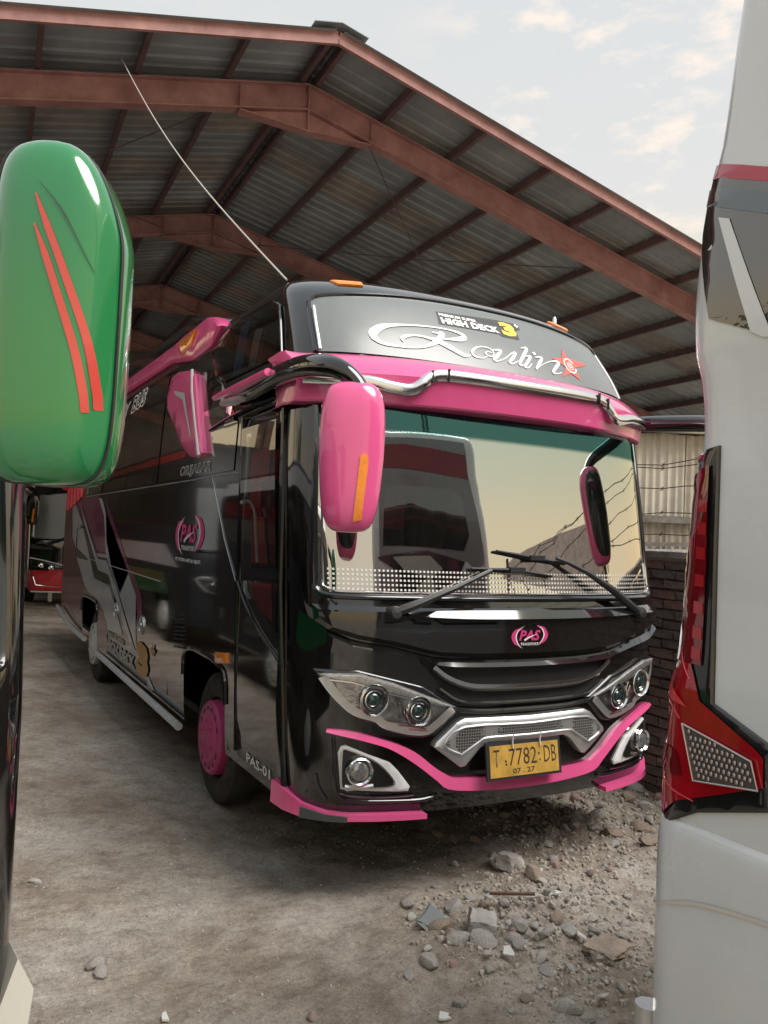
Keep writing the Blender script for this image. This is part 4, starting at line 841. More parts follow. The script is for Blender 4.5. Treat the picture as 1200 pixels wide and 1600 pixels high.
# ------------------------------------------------------------------ neighbouring minibus on the left (green mirror)
def shell_map(c, wd, f, half, taper, exp=3.2):
    wd = Vector(wd).normalized(); a, b, h = half
    def M(u, v, o):
        tv = max(-.99, min(.99, v/h)); k = taper+(1-taper)*min(1, (tv+1)/1.1); cr_ = (1-abs(tv)**exp)**(1/exp); t = max(-.97, min(.97, u/(a*k*cr_)))
        q = Vector(c)+wd*(a*k*cr_*t)+Vector((0, 0, v))+f*(b*cr_*(.85+.15*k)*(1-abs(t)**2.7)**(1/2.4)+o)
        return q
    return M
def build_left():
    GREEN = mat('green_paint', (.015, .19, .055), .12, coat=1, rvar=.06, vs=3)
    bus = thing('minibus', 'low dark minibus with green mirror and cream bumper corner at the left edge', 'minibus', (-3.49, -1.83, 0), R(1.5))
    body_mesh('body', BLACK, bus, skipws=False)
    for sg in (-1, 1):
        ms = mapSs(sg)
        patch('side_panel', [(1.2, .45), (8.25, .45), (8.25, 2.98), (1.2, 2.98)], ms, .004, mat('reflection_dulling_paint', (.018, .019, .022), .55), bus, step=.6)  # matte dark side, added to deaden repeated reflections in the black bus
        patch('side_panel', [(.75, .95), (3.4, .95), (3.0, 1.30), (.75, 1.30)], ms, .006, GREEN, bus, step=.4)
        patch('side_panel', [(.80, 1.30), (2.0, 1.30), (2.3, 1.62), (.80, 1.62)], ms, .006, WPAINT, bus, step=.4)
        for a, b in ((.85, 2.6), (2.65, 4.4), (4.45, 6.2), (6.25, 8.1)): patch('side_window', [(a, 1.66), (b, 1.66), (b, 2.60), (a+.1, 2.60)], ms, .006, SGLASS, bus, step=.4)
        patch('side_panel', [(1.0, 2.64), (8.2, 2.64), (8.2, 2.95), (1.2, 2.95)], ms, .006, GREYD, bus, step=.4)
        for y in (1.741, 6.055): wheel(bus, .945, y, sg, mat('white_hub_paint', (.62, .62, .60), .4, var=.15))
        headlight(bus, sg)
    patch('roof_cap', [(-.99, 2.46), (.99, 2.46), (.96, 2.90), (.80, 3.0), (-.80, 3.0), (-.96, 2.90)], mapF, .02, WPAINT, bus, depth=.03, bevel=.02, step=.08)
    windscreen(bus, UGLASS)
    patch('front_panel', [(-.95, .52), (.95, .52), (.95, 1.28), (-.95, 1.28)], mapF, .008, BLACK, bus, step=.07)
    for ch in bus.children_recursive:     # a lower body than the big bus
        if ch.type == 'MESH' and ch.data.users == 1:
            for v in ch.data.vertices:
                if v.co.z > 1.4: v.co.z = 1.4+(v.co.z-1.4)*.58
    inv = (Matrix.Translation((-3.49, -1.83, 0)) @ Matrix.Rotation(R(1.5), 4, 'Z')).inverted()
    Lc = lambda *p: inv @ Vector(p)
    def put(o): o.data.transform(inv); return o
    c = Vector((-2.403, -1.776, 1.996)); wd = Vector((.876, -.482, 0)); half = (.105, .085, .268)
    def dropz(u, z): k = max(0, min(1.1, (u+.025)/.12)); return z-max(0, (z+.02)/.288)**2*.112*k**3.2
    sh_, fr, up = mirror_shell('mirror', c, wd, half, GREEN, None, taper=.97, exp=5.5)
    for v in sh_.data.vertices:      # the housing slopes away towards its outer top corner
        q = v.co-c; u = q.dot(wd); 
        v.co.z = c.z+dropz(u, q.z)
    put(sh_); sh_.parent = bus
    def seam(cc, wd_, f_, hf, tp, ex, par, fn=None):
        P = []
        for i in range(73):
            an = 2*math.pi*i/72; tv = math.copysign(abs(math.sin(an))**(2/ex), math.sin(an)); cr_ = abs(math.cos(an))**(2/ex); k = tp+(1-tp)*min(1, (tv+1)/1.1)
            q = Vector(cc)+Vector(wd_).normalized()*(hf[0]*k*math.copysign(cr_, math.cos(an))*.985)+Vector((0, 0, hf[2]*tv*.99))+f_*(hf[1]*.40)
            P.append(fn(q) if fn else q)
        return MB().tube(P, .0028, 6, caps=False).build('housing_seam', RUB, par)
    f = fr if fr.y < 0 else -fr; M0 = shell_map(c, wd, f, half, .97, 5.5)
    def M(u, v, o):
        q = M0(u, v, o); d = q-c; uu = d.dot(wd)
        q.z = c.z+dropz(uu, d.z)
        return q
    def sfix(q):
        d = q-c; q.z = c.z+dropz(d.dot(wd), d.z); return q
    put(seam(c, wd, f, half, .97, 5.5, sh_, sfix))
    RS = mat('red_mirror_stripe', (.55, .06, .045), .2, coat=.8)
    for P in ([(-.015, .168), (.006, .118), (.032, .056), (.068, -.044), (.083, -.12), (.086, -.152)], [(-.014, .122), (.012, .056), (.050, -.053), (.066, -.12), (.071, -.158)]):
        o = ribbon('stripe', P, [.003, .0105, .0115, .0115, .0115, .0105], M, .0012, RS, sh_, 6); put(o)
    o = ribbon('crease', [(-.015, .190), (.03, .14), (.075, .06)], [.0005, .004, .001], M, .002, mat('crease_shade_green', (.006, .07, .022), .2, coat=1), sh_, 6); put(o)  # shade of the crease drawn as a dark green line
    o = MB().tube([Vector((-2.37, -1.70, 2.14)), Vector((-2.45, -1.58, 2.20)), Vector((-2.55, -1.42, 2.20))], .025, 8).build('mirror_arm', MATBLK, bus); put(o)
    pts = [(-2.394, -1.560, .888), (-2.366, -1.572, .835), (-2.372, -1.566, .77), (-2.40, -1.555, .66), (-2.44, -1.54, .66), (-2.425, -1.545, .78)]
    n = len(pts); vs = [Vector(p) for p in pts]+[Vector(p)+Vector((-.02, .16, 0)) for p in pts]
    o = MB().add(vs, [tuple(range(n)), tuple(range(n, 2*n))[::-1]]+[(i, i+n, (i+1) % n+n, (i+1) % n) for i in range(n)]).build('bumper_wing', mat('cream_white_paint', (.76, .74, .66), .3, coat=.4), bus, 30); put(o)
build_left()

def build_added_bus():  # unseen bus, added so the black bus's side mirrors a row of vehicles
    bus = thing('bus', 'unseen dark bus with white stripe, added behind the minibus to fill the black bus side reflection', 'bus', (-3.62, 7.1, 0), R(.6))
    body_mesh('body', mat('reflection_dulling_paint', (.018, .019, .022), .55), bus, skipws=False)
    for sg in (-1, 1):
        ms = mapSs(sg)
        for a, b in ((.9, 2.9), (2.95, 5.2), (5.25, 8.0)): patch('side_window', [(a, 1.75), (b, 1.75), (b, 2.75), (a+.1, 2.75)], ms, .006, SGLASS, bus, step=.5)
        patch('side_stripe', [(.8, 1.15), (8.2, 1.15), (8.2, 1.45), (1.6, 1.45)], ms, .006, WPAINT, bus, step=.5)
        patch('side_stripe', [(1.2, .75), (8.2, .55), (8.2, .95), (1.6, 1.05)], ms, .006, mat('green_paint', (.015, .19, .055)), bus, step=.5)
        patch('side_stripe', [(1.2, 2.84), (8.2, 2.84), (8.2, 2.97), (1.3, 2.97)], ms, .006, REDV, bus, step=.5)
        for y in (1.741, 6.055): wheel(bus, .945, y, sg, mat('white_hub_paint', (.62, .62, .60), .4, var=.15))
        headlight(bus, sg)
    windscreen(bus, UGLASS)
build_added_bus()

# ------------------------------------------------------------------ red bus far back under the shed
def build_red():
    RP = mat('red_bus_paint', (.60, .03, .04), .18, coat=.8)
    bus = thing('bus', 'red bus parked far back under the shed, partly hidden behind the black bus', 'bus', (.12, 14.15, -.04))
    body_mesh('body', BLACK, bus, skipws=False)
    patch('front_panel', [(-1.05, .38), (1.05, .38), (1.06, .72), (1.05, .80), (.6, .74), (.35, .84), (-.35, .84), (-.6, .74), (-1.05, .80), (-1.06, .72)], mapF, .02, RP, bus, depth=.03, bevel=.015)
    patch('front_panel', [(-.5, 2.4), (.5, 2.4), (.95, 2.95), (-.95, 2.95)], mapF, .01, RP, bus)
    windscreen(bus, UGLASS)
    for sg in (-1, 1):
        q = lambda x, z, o: mapF(x if sg < 0 else -x, z, o)
        h = patch('headlight', [(-1.04, 1.0), (-.80, .96), (-.42, .86), (-.55, .78), (-.78, .80), (-1.03, .86)], q, .012, GLOSSBLK, bus, depth=.02, bevel=.01)
        for x, z in ((-.86, .89), (-.68, .85)): MB().lathe([(0, .055), (.03, .05), (.02, .03), (.03, 0)], q(x, z, .012), (0, -1, 0), 16).build('projector', CHROME, h)
        MB().tube([q(x, z, .02) for x, z in ((-1.05, 1.03), (-.8, .985), (-.42, .885))], .012, 6).build('drl_tube', DRL, h)
        MB().tube([q(x, z, .03) for x, z in ((-.98, .66), (-.93, .50), (-.50, .46))], .013, 6).build('chrome_strip', CHROME, bus)
        patch('side_panel', [(.6, .45), (8.2, .45), (8.2, 1.9), (.6, 1.9)], mapSs(sg), .006, RP, bus, step=.5)
        for y in (1.741, 6.055): wheel(bus, .945, y, sg, mat('white_hub_paint', (.62, .62, .60), .4, var=.15))
        wiper(bus, sg)
        bus_mirror(bus, sg, GLOSSBLK, BLACK, [(sg*1.12, 1.2, 2.43), (sg*1.16, .5, 2.43), (sg*1.2, .1, 2.4), (sg*1.1, -.2, 2.3), (sg*1.08, -.25, 2.16)], (sg*1.1, -.2, 1.99), (.876, sg*.48, 0))
    MB().tube([mapF(x, .37, .03) for x in (-1, -.6, -.2, .2, .6, 1)], .016, 6).build('lip_strip', WTRIM, bus)
    for x in (-.62, .62): MB().tube([(x, .5, .42), (x, .5, .14)], .04, 8).build('hanger', SILVER, bus)
build_red()

# ------------------------------------------------------------------ white bus on the right (tail towards the black bus)
def build_white():
    OFF = hermite([(1.0, 0), (1.08, .0), (1.34, .014), (1.46, .037), (1.67, .049), (1.85, .063), (1.945, .068), (2.036, .063), (2.125, .040), (2.216, .035), (2.37, .046), (2.485, .063), (2.6, .092), (2.87, .127), (3.04, .155), (3.15, .23), (3.2, .40)])
    XC, YC, RC, XR = -1.083, -1.794, .10, 1.10
    def sx(y, z, o):
        of = OFF(z); yc = YC-of*.75; a = y-(yc-RC); x = XC+of*.4
        if a <= 0: return Vector((x-o, y, z))
        t = min(a/RC, .999); an = math.asin(t); return Vector((x+RC-(RC+o)*math.cos(an), yc-RC+(RC+o)*math.sin(an), z))
    def rear(x, z, o): return Vector((x, YC-OFF(z)*.75+o, z))
    bus = thing('bus', 'white bus corner with tall red tail lamp at the right edge of the photo', 'bus', (0, 0, 0))
    zs = [1.04+i*.06 for i in range(34)]+[3.1, 3.14, 3.17, 3.19, 3.2]; zs = sorted(set([z for z in zs if z < 3.08]+[3.1, 3.14, 3.17, 3.19, 3.2])); rows = []
    def outline(z, o=0):
        of = OFF(z); yc = YC-of*.75; xl = XC+of*.4; L_ = [Vector((xl-o, -9.5, z)), Vector((xl-o, -6, z)), Vector((xl-o, -3, z))]
        arc = [Vector((xl+RC-(RC+o)*math.cos(a), yc-RC+(RC+o)*math.sin(a), z)) for a in [math.pi/2*i/8 for i in range(9)]]
        xr = XR-of*.4; r = .16; arcr = [Vector((xr-r+(r+o)*math.sin(a), yc-r+(r+o)*math.cos(a), z)) for a in [math.pi/2*i/8 for i in range(9)]]
        return L_+arc+arcr+[Vector((xr+o, -3, z)), Vector((xr+o, -6, z)), Vector((xr+o, -9.5, z))]
    def loft(name, zs, off, m):
        rows = [outline(z, off(z)) for z in zs]; n = len(rows[0]); vs = [p for r in rows for p in r]
        fs = [(j*n+k, j*n+(k+1) % n, (j+1)*n+(k+1) % n, (j+1)*n+k) for j in range(len(rows)-1) for k in range(n)]+[tuple(range((len(rows)-1)*n, len(rows)*n)), tuple(range(n))[::-1]]
        return MB().add(vs, fs).build(name, m, bus, 35)
    loft('body', zs, lambda z: 0, WPAINT)
    BOFF = hermite([(.3, -.03), (.45, .012), (.7, .020), (.95, .020), (1.03, .017), (1.055, .013), (1.068, .005), (1.078, -.008)])
    bs = patch  # bumper: its own rounded moulding under the lamp
    loft('bumper', [.30, .36, .45, .6, .8, .95, 1.0, 1.03, 1.042, 1.05, 1.057, 1.063, 1.068, 1.072, 1.075, 1.078], BOFF, WPAINT)
    b = MB(); b.tube([Vector((-1.05, -1.78, z)) for z in (.55, .61)], .03, 10).build('tow_stub', SILVER, bus)
    patch('window', [(-1.88, 2.531), (-1.918, 2.515), (-2.2, 2.40), (-4.6, 2.38), (-4.6, 1.98), (-2.3, 2.03), (-2.021, 2.142), (-1.914, 2.189), (-1.876, 2.349), (-1.868, 2.40)], sx, .003, SGLASS, bus, step=.06)
    patch('red_stripe', [(-1.86, 2.560), (-1.885, 2.562), (-2.043, 2.488), (-4.6, 2.47), (-4.6, 2.42), (-2.046, 2.455), (-1.88, 2.529), (-1.86, 2.535)], sx, .004, mat('rose_red_vinyl', (.42, .04, .07), .3, coat=.5), bus, step=.06)
    patch('grey_stripe', [(-1.875, 2.506), (-2.047, 2.433), (-4.6, 2.41), (-4.6, 2.36), (-2.051, 2.383), (-1.872, 2.465)], sx, .0045, mat('grey_stripe_vinyl', (.12, .15, .17), .25, coat=.6), bus, step=.06)
    patch('white_slash', [(-1.928, 2.416), (-1.958, 2.403), (-2.066, 2.140), (-2.066, 2.119), (-2.052, 2.121), (-2.023, 2.138)], sx, .005, WPAINT, bus, step=.05)
    lamp = patch('tail_lamp', [(-1.945, 1.903), (-1.918, 1.899), (-1.874, 1.890), (-1.837, 1.87), (-1.817, 1.80), (-1.807, 1.6), (-1.807, 1.04), (-1.829, 1.030), (-1.870, 1.066), (-1.936, 1.104), (-2.117, 1.160), (-2.112, 1.284), (-1.964, 1.344), (-1.955, 1.477)], sx, .010, GLOSSBLK, bus, depth=.012, bevel=.004, step=.035)
    patch('lens', [(-1.928, 1.862), (-1.929, 1.757), (-1.932, 1.643), (-1.931, 1.42), (-1.843, 1.42), (-1.843, 1.640), (-1.848, 1.78), (-1.868, 1.84)], sx, .015, RED_D, lamp, step=.03)
    for k, z in enumerate((1.755, 1.705, 1.65, 1.59, 1.53, 1.475, 1.43)):
        patch('led_cell', [(-1.929, z), (-1.906, z+.001), (-1.906, z+.029), (-1.929, z+.026)], sx, .0165, mat('bright_red_lens', (.34, .007, .012), .25, coat=1), lamp, step=.03)
    patch('lens', [(-1.935, 1.344), (-2.078, 1.273), (-2.095, 1.261), (-2.098, 1.203), (-1.884, 1.115), (-1.835, 1.068), (-1.812, 1.10), (-1.81, 1.42), (-1.905, 1.42)], sx, .014, RED_L, lamp, step=.03)
    patch('lens_facet', [(-1.855, 1.400), (-1.86, 1.36), (-1.905, 1.325), (-1.84, 1.335)], sx, .018, mat('pale_red_lens', (.70, .06, .07), .12, coat=1), lamp, step=.03)
    patch('lens_facet', [(-1.83, 1.24), (-1.885, 1.22), (-1.90, 1.175), (-1.84, 1.165)], sx, .018, RED_D, lamp, step=.03)
    for P in ([(-1.835, 1.325), (-1.86, 1.315), (-1.885, 1.295)], [(-1.835, 1.15), (-1.88, 1.135), (-1.93, 1.128)], [(-1.87, 1.45), (-1.88, 1.42), (-1.905, 1.385)]):
        MB().tube([sx(y, z, .0140) for y, z in crom(P, 4)], .0016, 6).build('lens_rib', mat('pale_red_lens', (.70, .06, .07), .12), lamp)
    HON = [(-1.899, 1.288), (-1.976, 1.272), (-2.074, 1.250), (-2.092, 1.197), (-1.935, 1.174)]
    hb = patch('reverse_lens', HON, sx, .020, mat('reverse_lamp_base', (.16, .14, .14), .3, .5), lamp, step=.03)
    MB().tube([sx(q.x, q.y, .022) for q in [Vector(p) for p in HON+[HON[0]]]], .0022, 6).build('lens_rim', mat('pale_bead', (.55, .48, .46), .3, .5), hb)
    d = MB()
    def inside(u, v, P):
        c = False
        for i in range(len(P)):
            (x1, y1), (x2, y2) = P[i-1], P[i]
            if (y1 > v) != (y2 > v) and u < (x2-x1)*(v-y1)/(y2-y1)+x1: c = not c
        return c
    HI = inset2d(HON, .007)
    for j in range(14):
        for i in range(26):
            u = -1.88-.0125*i-.006*(j % 2)-.0; v = 1.175+.0125*j-(.0)
            if inside(u, v, HI): d.lathe([(0, .0060), (.0025, .0052), (.004, .003), (.0044, 0)], sx(u, v, .020), (-.75, .55, 0), 8)
    d.build('lens_dimple', mat('reverse_lamp_dimple', (.42, .36, .34), .12, .6), hb, 60)
    ribbon('scuff', [(-1.80, .845), (-1.90, .90), (-2.0, .93), (-2.2, .96)], [.002, .007, .008, .006], lambda y, z, o: sx(y, z, o+.0245), .0, mat('tan_scuff', (.62, .585, .555), .4), bus, 6)
    # tail end, seen mirrored in the black bus's windshield
    patch('rear_shade_panel', [(-.93, 1.30), (.96, 1.30), (.94, 2.2), (.80, 3.06), (-.86, 3.06)], rear, .003, mat('shaded_rear_paint', (.20, .205, .21), .3, coat=.6), bus, step=.15)  # grey panel puts the shade on the white tail into its colour
    patch('rear_window', [(-.82, 2.22), (.62, 2.20), (.72, 2.30), (.66, 2.62), (.50, 2.68), (-.72, 2.68)], rear, .006, SGLASS, bus, step=.2)
    patch('red_stripe', [(-.90, 2.86), (.84, 2.80), (.80, 2.94), (-.86, 3.0)], rear, .006, mat('shaded_red_vinyl', (.22, .025, .035), .35), bus, step=.2)  # stripe colour dimmed to go with the shaded tail
    patch('rear_ornament', [(-.95, 2.16), (-.6, 2.10), (0, 1.98), (.45, 2.02), (.62, 2.14), (.0, 2.19)], rear, .008, DARKV, bus, step=.2)
    patch('rear_badge', [(-.62, 2.155), (-.4, 2.09), (.05, 2.06), (.25, 2.10), (.05, 2.16)], rear, .012, mat('pale_badge', (.42, .42, .40), .4), bus, step=.2)
    patch('side_vinyl', [(-.9, 1.2), (.9, 1.2), (.9, 1.28), (-.9, 1.28)], rear, .006, DARKV, bus, step=.2)
    for y in (-3.2, -8.0):
        for s_, x in ((-1, -1.0), (1, 1.0)):
            MB().lathe([(-.13, .25), (-.12, .36), (-.05, .46), (.05, .46), (.1, .38), (.1, .25), (.03, .2), (.03, 0)], (x*.93, y, .455), (s_, 0, 0), 24).build('wheel', TYRE, bus, 35)
build_white()

# ------------------------------------------------------------------ brick wall on the right
def build_wall():
    wall = thing('brick_wall', 'dark rough brick wall with a pale coping between the black bus and the white bus', 'wall', (1.8, 0, 0))
    MOR = mat('wall_mortar', (.16, .145, .13), .95, var=.3, vs=10, bump=.5, bs=60); CO = mat('coping_mortar', (.32, .30, .27), .95, var=.3, vs=9, bump=.5, bs=50)
    BR = [mat('brick_a', (.20, .145, .125), .92, var=.35, vs=14, bump=.5, bs=80), mat('brick_b', (.155, .125, .115), .92, var=.35, vs=14, bump=.5, bs=80), mat('brick_c', (.24, .155, .13), .92, var=.35, vs=14, bump=.5, bs=80)]
    MB().box((.088, 3.0, .76), (.15, 13.0, 1.58)).build('wall_core', MOR, wall, 0)
    meshes = []
    for k in range(9):
        l = .196; bm = bmesh.new(); bmesh.ops.create_cube(bm, size=1); bmesh.ops.subdivide_edges(bm, edges=bm.edges, cuts=1)
        for v in bm.verts:
            n_ = noise.noise_vector(v.co*2.3+Vector((k*7, 0, 0))); v.co = Vector((v.co.x*.07, v.co.y*l, v.co.z*.054))+Vector((n_.x*.008, n_.y*.010, n_.z*.008))
        m_ = bpy.data.meshes.new('brick'); bm.to_mesh(m_); bm.free(); m_.materials.append(BR[k % 3]); meshes.append(m_)
    rest = MB(); cnt = 0
    for r in range(24):
        z = .035+r*.0665; y = -3.4+(.105 if r % 2 else 0)
        while y < 9.4:
            o_ = random.uniform(-.006, .012)
            if .12 < y < 1.9 and cnt < 250:
                o = bpy.data.objects.new('brick', random.choice(meshes)); COL.objects.link(o); o.parent = wall; o.location = (.025-o_, y, z+random.uniform(-.004, .004)); o.rotation_euler = (random.uniform(-.03, .03), 0, random.uniform(-.03, .03)); cnt += 1
            else: rest.box((.025-o_, y, z), (.07, .194, .054))
            y += .210
    tag(rest.build('brick_field', BR[0], wall, 0), kind='stuff')
    cp = MB(); rows = []
    for i in range(66):
        y = -3.5+i*.2; rows.append([Vector((x+.012*noise.noise(Vector((y*3, x*9, j))), y, z+.012*noise.noise(Vector((y*4, j*3., 1))))) for j, (x, z) in enumerate(((-.02, 1.615), (-.025, 1.655), (.0, 1.675), (.17, 1.67), (.19, 1.62)))])
    cp.add([p for r in rows for p in r], [(j*5+k, j*5+k+1, (j+1)*5+k+1, (j+1)*5+k) for j in range(65) for k in range(4)]); cp.build('coping', CO, wall, 50)
    # barbed wire on steel pickets over the wall
    bw = thing('barbed_wire', 'rusty barbed wire strung on pickets above the brick wall', 'barbed wire', (1.9, 0, 1.67))
    RUST = mat('rusty_wire', (.06, .035, .025), .7, var=.3, vs=20)
    for y in (-2.6, -.6, 2.5, 5.4, 8.3): MB().bar((0, y, -.03), (0, y, .75), .03, .03, up=(1, 0, 0)).build('picket', RUST, bw, 0)
    for z0, z1, sag in ((.62, .66, .03), (.62, .55, .0), (.52, .40, .02), (.30, .30, .05), (.16, .28, .12)):
        for ya, yb in ((-2.6, -.6), (-.6, 2.5), (2.5, 5.4), (5.4, 8.3)):
            P = [Vector((.02*math.sin(i*2.1), ya+(yb-ya)*i/14, z1+(z0-z1)*i/14-sag*math.sin(math.pi*i/14)+.012*math.sin(i*1.7+z0*9))) for i in range(15)]
            b = MB().tube(P, .0035, 5)
            for q in P[1::2]:
                b.tube([q+Vector((-.01, -.014, -.014)), q+Vector((.01, .014, .014))], .0028, 4).tube([q+Vector((.0, .016, -.014)), q+Vector((0, -.016, .014))], .0028, 4)
            b.build('wire_strand', RUST, bw, 0)
build_wall()

# ------------------------------------------------------------------ zinc shack behind the wall
def build_shack():
    o0 = Vector((4.70, 4.32, 0)); ang = math.atan2(-.48, .877)
    sh_ = thing('shack', 'weathered shack of corrugated zinc sheets and timber behind the brick wall', 'shack', o0, ang)
    Z = mat('weathered_zinc', (.52, .49, .42), .55, .12, var=.3, vs=2.2, vcol=(.60, .55, .45), rvar=.15); ZR = mat('rust_streaked_zinc', (.46, .40, .32), .6, .1, var=.4, vs=3, vcol=(.56, .50, .40), rvar=.15)
    WD = mat('grey_timber', (.17, .15, .13), .85, var=.4, vs=6, bump=.3); DK = mat('dark_red_timber', (.13, .045, .035), .7, var=.3)
    n = 40
    def sheet(x0, wd, z0, z1, y, m):
        vs = []; xs = [i/n for i in range(n+1)]
        for z in (z0, (z0+z1)/2, z1):
            for t in xs: vs.append((x0+wd*t, y+.016*math.sin(t*wd/.092*2*math.pi)+.01*noise.noise(Vector((t*3, z, x0))), z+.02*noise.noise(Vector((t*4, z*3, x0)))))
        return MB().add(vs, [(j*(n+1)+k, j*(n+1)+k+1, (j+1)*(n+1)+k+1, (j+1)*(n+1)+k) for j in range(2) for k in range(n)]).build('zinc_sheet', m, sh_, 60)
    for i in range(5): sheet(.16+i*.74, .78, 1.96, 3.10, -.03-.02*(i % 2), Z if i % 2 == 0 else ZR)
    for i in range(5): sheet(-.1+i*.78, .82, 1.55, 2.03, -.02-.02*(i % 2), ZR)
    MB().bar((-.9, -.09, 2.045), (4.2, -.09, 2.03), .08, .085).build('timber_rail', WD, sh_, 0)
    MB().bar((-.9, -.30, 1.70), (4.0, -.30, 1.82), .34, .05).build('timber_plank', WD, sh_, 0)
    MB().bar((-.9, -.20, 1.55), (4.0, -.20, 1.60), .10, .22).build('timber_plank', mat('dark_timber', (.05, .042, .038), .85, var=.3), sh_, 0)
    # window with a dark red frame at the left end
    fr = MB().bar((.11, -.06, 2.08), (.11, -.06, 3.08), .09, .10, up=(1, 0, 0)).bar((-.9, -.06, 2.95), (.06, -.06, 2.95), .06, .10).build('window_frame', DK, sh_, 0)
    MB().box((-.42, .10, 2.5), (.95, .04, 1.2)).build('dark_opening', mat('dark_room', (.03, .027, .025), .5), fr, 0)  # dark box stands for the unlit room behind the opening
    MB().bar((-.5, -.10, 2.73), (.20, -.10, 2.72), .06, .085).build('timber_rail', mat('pale_timber', (.30, .27, .24), .8, var=.3), sh_, 0)
    MB().box((-.06, -.10, 2.60), (.20, .05, .07)).build('red_cloth', mat('red_cloth', (.40, .05, .05), .8, var=.3), sh_, 0)
    MB().box((-.03, -.10, 2.44), (.16, .03, .15), Matrix.Rotation(.3, 3, 'Y')).build('white_board', WTRIM, sh_, 0)
    MB().box((-.15, -.10, 2.95), (.16, .03, .09)).build('white_board', WTRIM, sh_, 0)
    bd = MB(); bd.box((1.6, 1.6, 1.5), (5.0, 3.1, 3.0)); bd.build('wall_core', mat('dark_timber', (.05, .042, .038), .85, var=.3), sh_, 0)
    MB().add([(-1.1, -.20, 3.10), (4.3, -.20, 3.10), (4.3, 3.3, 3.3), (-1.1, 3.3, 3.3), (-1.1, -.20, 3.14), (4.3, -.20, 3.14), (4.3, 3.3, 3.34), (-1.1, 3.3, 3.34)], [(0, 1, 2, 3), (4, 7, 6, 5), (0, 4, 5, 1), (1, 5, 6, 2), (2, 6, 7, 3), (3, 7, 4, 0)]).build('roof', ZR, sh_, 0)
build_shack()

# ------------------------------------------------------------------ things across the yard that show in the windshield
def build_far():
    h = thing('house', 'low house with brown tiled roof across the yard, mirrored in the windshield', 'house', (11.5, -13.5, 0), R(38))
    PL = mat('house_plaster', (.30, .28, .25), .9, var=.2); TL = mat('roof_tile', (.17, .12, .10), .85, var=.4, vs=3, bump=.4, bs=12)
    MB().box((0, 0, 1.7), (12, 7, 3.4)).build('wall', PL, h, 0)
    for sg in (-1, 1):
        v = [(-6.6, sg*4.2, 3.2), (6.6, sg*4.2, 3.2), (6.6, 0, 6.0), (-6.6, 0, 6.0)]; MB().add(v+[(a, b, c-.12) for a, b, c in v], [(0, 1, 2, 3), (4, 7, 6, 5), (0, 4, 5, 1), (1, 5, 6, 2), (2, 6, 7, 3), (3, 7, 4, 0)]).build('roof', TL, h, 0)
        g = MB().add([(sg*6.0, -3.5, 3.4), (sg*6.0, 3.5, 3.4), (sg*6.0, 0, 5.8)], [(0, 1, 2)]); g.build('gable', PL, h, 0)
    for x in (-4, 0, 4):
        f_ = MB().box((x, 3.53, 1.9), (1.5, .1, 1.3)).build('window', WTRIM, h, 0); MB().box((x, 3.57, 1.9), (1.3, .06, 1.1)).build('pane', SGLASS, f_, 0)
    t = thing('lattice_tower', 'slim steel lattice tower beyond the yard, mirrored in the windshield', 'tower', (12, -40, 0))
    TS = mat('tower_steel', (.10, .10, .11), .6, .4); L4 = [(-.6, -.6), (.6, -.6), (.6, .6), (-.6, .6)]
    for a, b in L4: MB().bar((a*1.3, b*1.3, 0), (a*.8, b*.8, 32), .12, .12).build('leg', TS, t, 0)
    br = MB()
    for k in range(20):
        z = k*1.6
        for i in range(4):
            a = L4[i]; c = L4[(i+1) % 4]; s0 = 1.3-.5*z/32; s1 = 1.3-.5*(z+1.6)/32
            br.bar((a[0]*s0, a[1]*s0, z), (c[0]*s1, c[1]*s1, z+1.6), .06, .06).bar((c[0]*s0, c[1]*s0, z), (a[0]*s1, a[1]*s1, z+1.6), .06, .06).bar((a[0]*s1, a[1]*s1, z+1.6), (c[0]*s1, c[1]*s1, z+1.6), .06, .06)
    br.build('brace', TS, t, 0)
    LF = mat('leaf', (.05, .075, .022), .6, var=.5, vs=.8); BK = mat('bark', (.09, .065, .045), .9)
    def tree(loc, hh, r, label):
        t = thing('tree', label, 'tree', loc)
        tr = MB().tube([(0, 0, -.1), (.1, 0, hh*.3), (0, .15, hh*.6)], [.2, .15, .08], 8)
        for k in range(6): a = k*1.05; tr.tube([(.05, .05, hh*(.35+.04*k)), (math.cos(a)*r*.6, math.sin(a)*r*.6, hh*(.6+.04*k))], [.07, .025], 6)
        tr.build('trunk', BK, t)
        cr_ = MB(); rn = random.Random(len(label))
        for k in range(26):
            a = rn.uniform(0, 6.28); q = rn.uniform(.1, 1)**.5*r; c = Vector((math.cos(a)*q, math.sin(a)*q, hh*rn.uniform(.5, 1.0)))
            for i in range(130):
                d = Vector((rn.gauss(0, 1), rn.gauss(0, 1), rn.gauss(0, .8)))*.32*r*.6; p = c+d; s = rn.uniform(.08, .16); u = Vector((rn.gauss(0, 1), rn.gauss(0, 1), rn.gauss(0, 1))).normalized(); w_ = u.cross(Vector((rn.gauss(0, 1), rn.gauss(0, 1), rn.gauss(0, 1)))).normalized()
                cr_.add([p-u*s, p+w_*s*.45, p+u*s, p-w_*s*.45], [(0, 1, 2, 3)])
        cr_.build('crown', LF, t, 0)
    tree((22, -13, 0), 6.5, 2.4, 'bushy tree beside the house across the yard, mirrored in the windshield')
    tree((-13, 6, 0), 6.0, 2.6, 'tree beyond the left minibus, mirrored in the side glass of the black bus')
build_far()

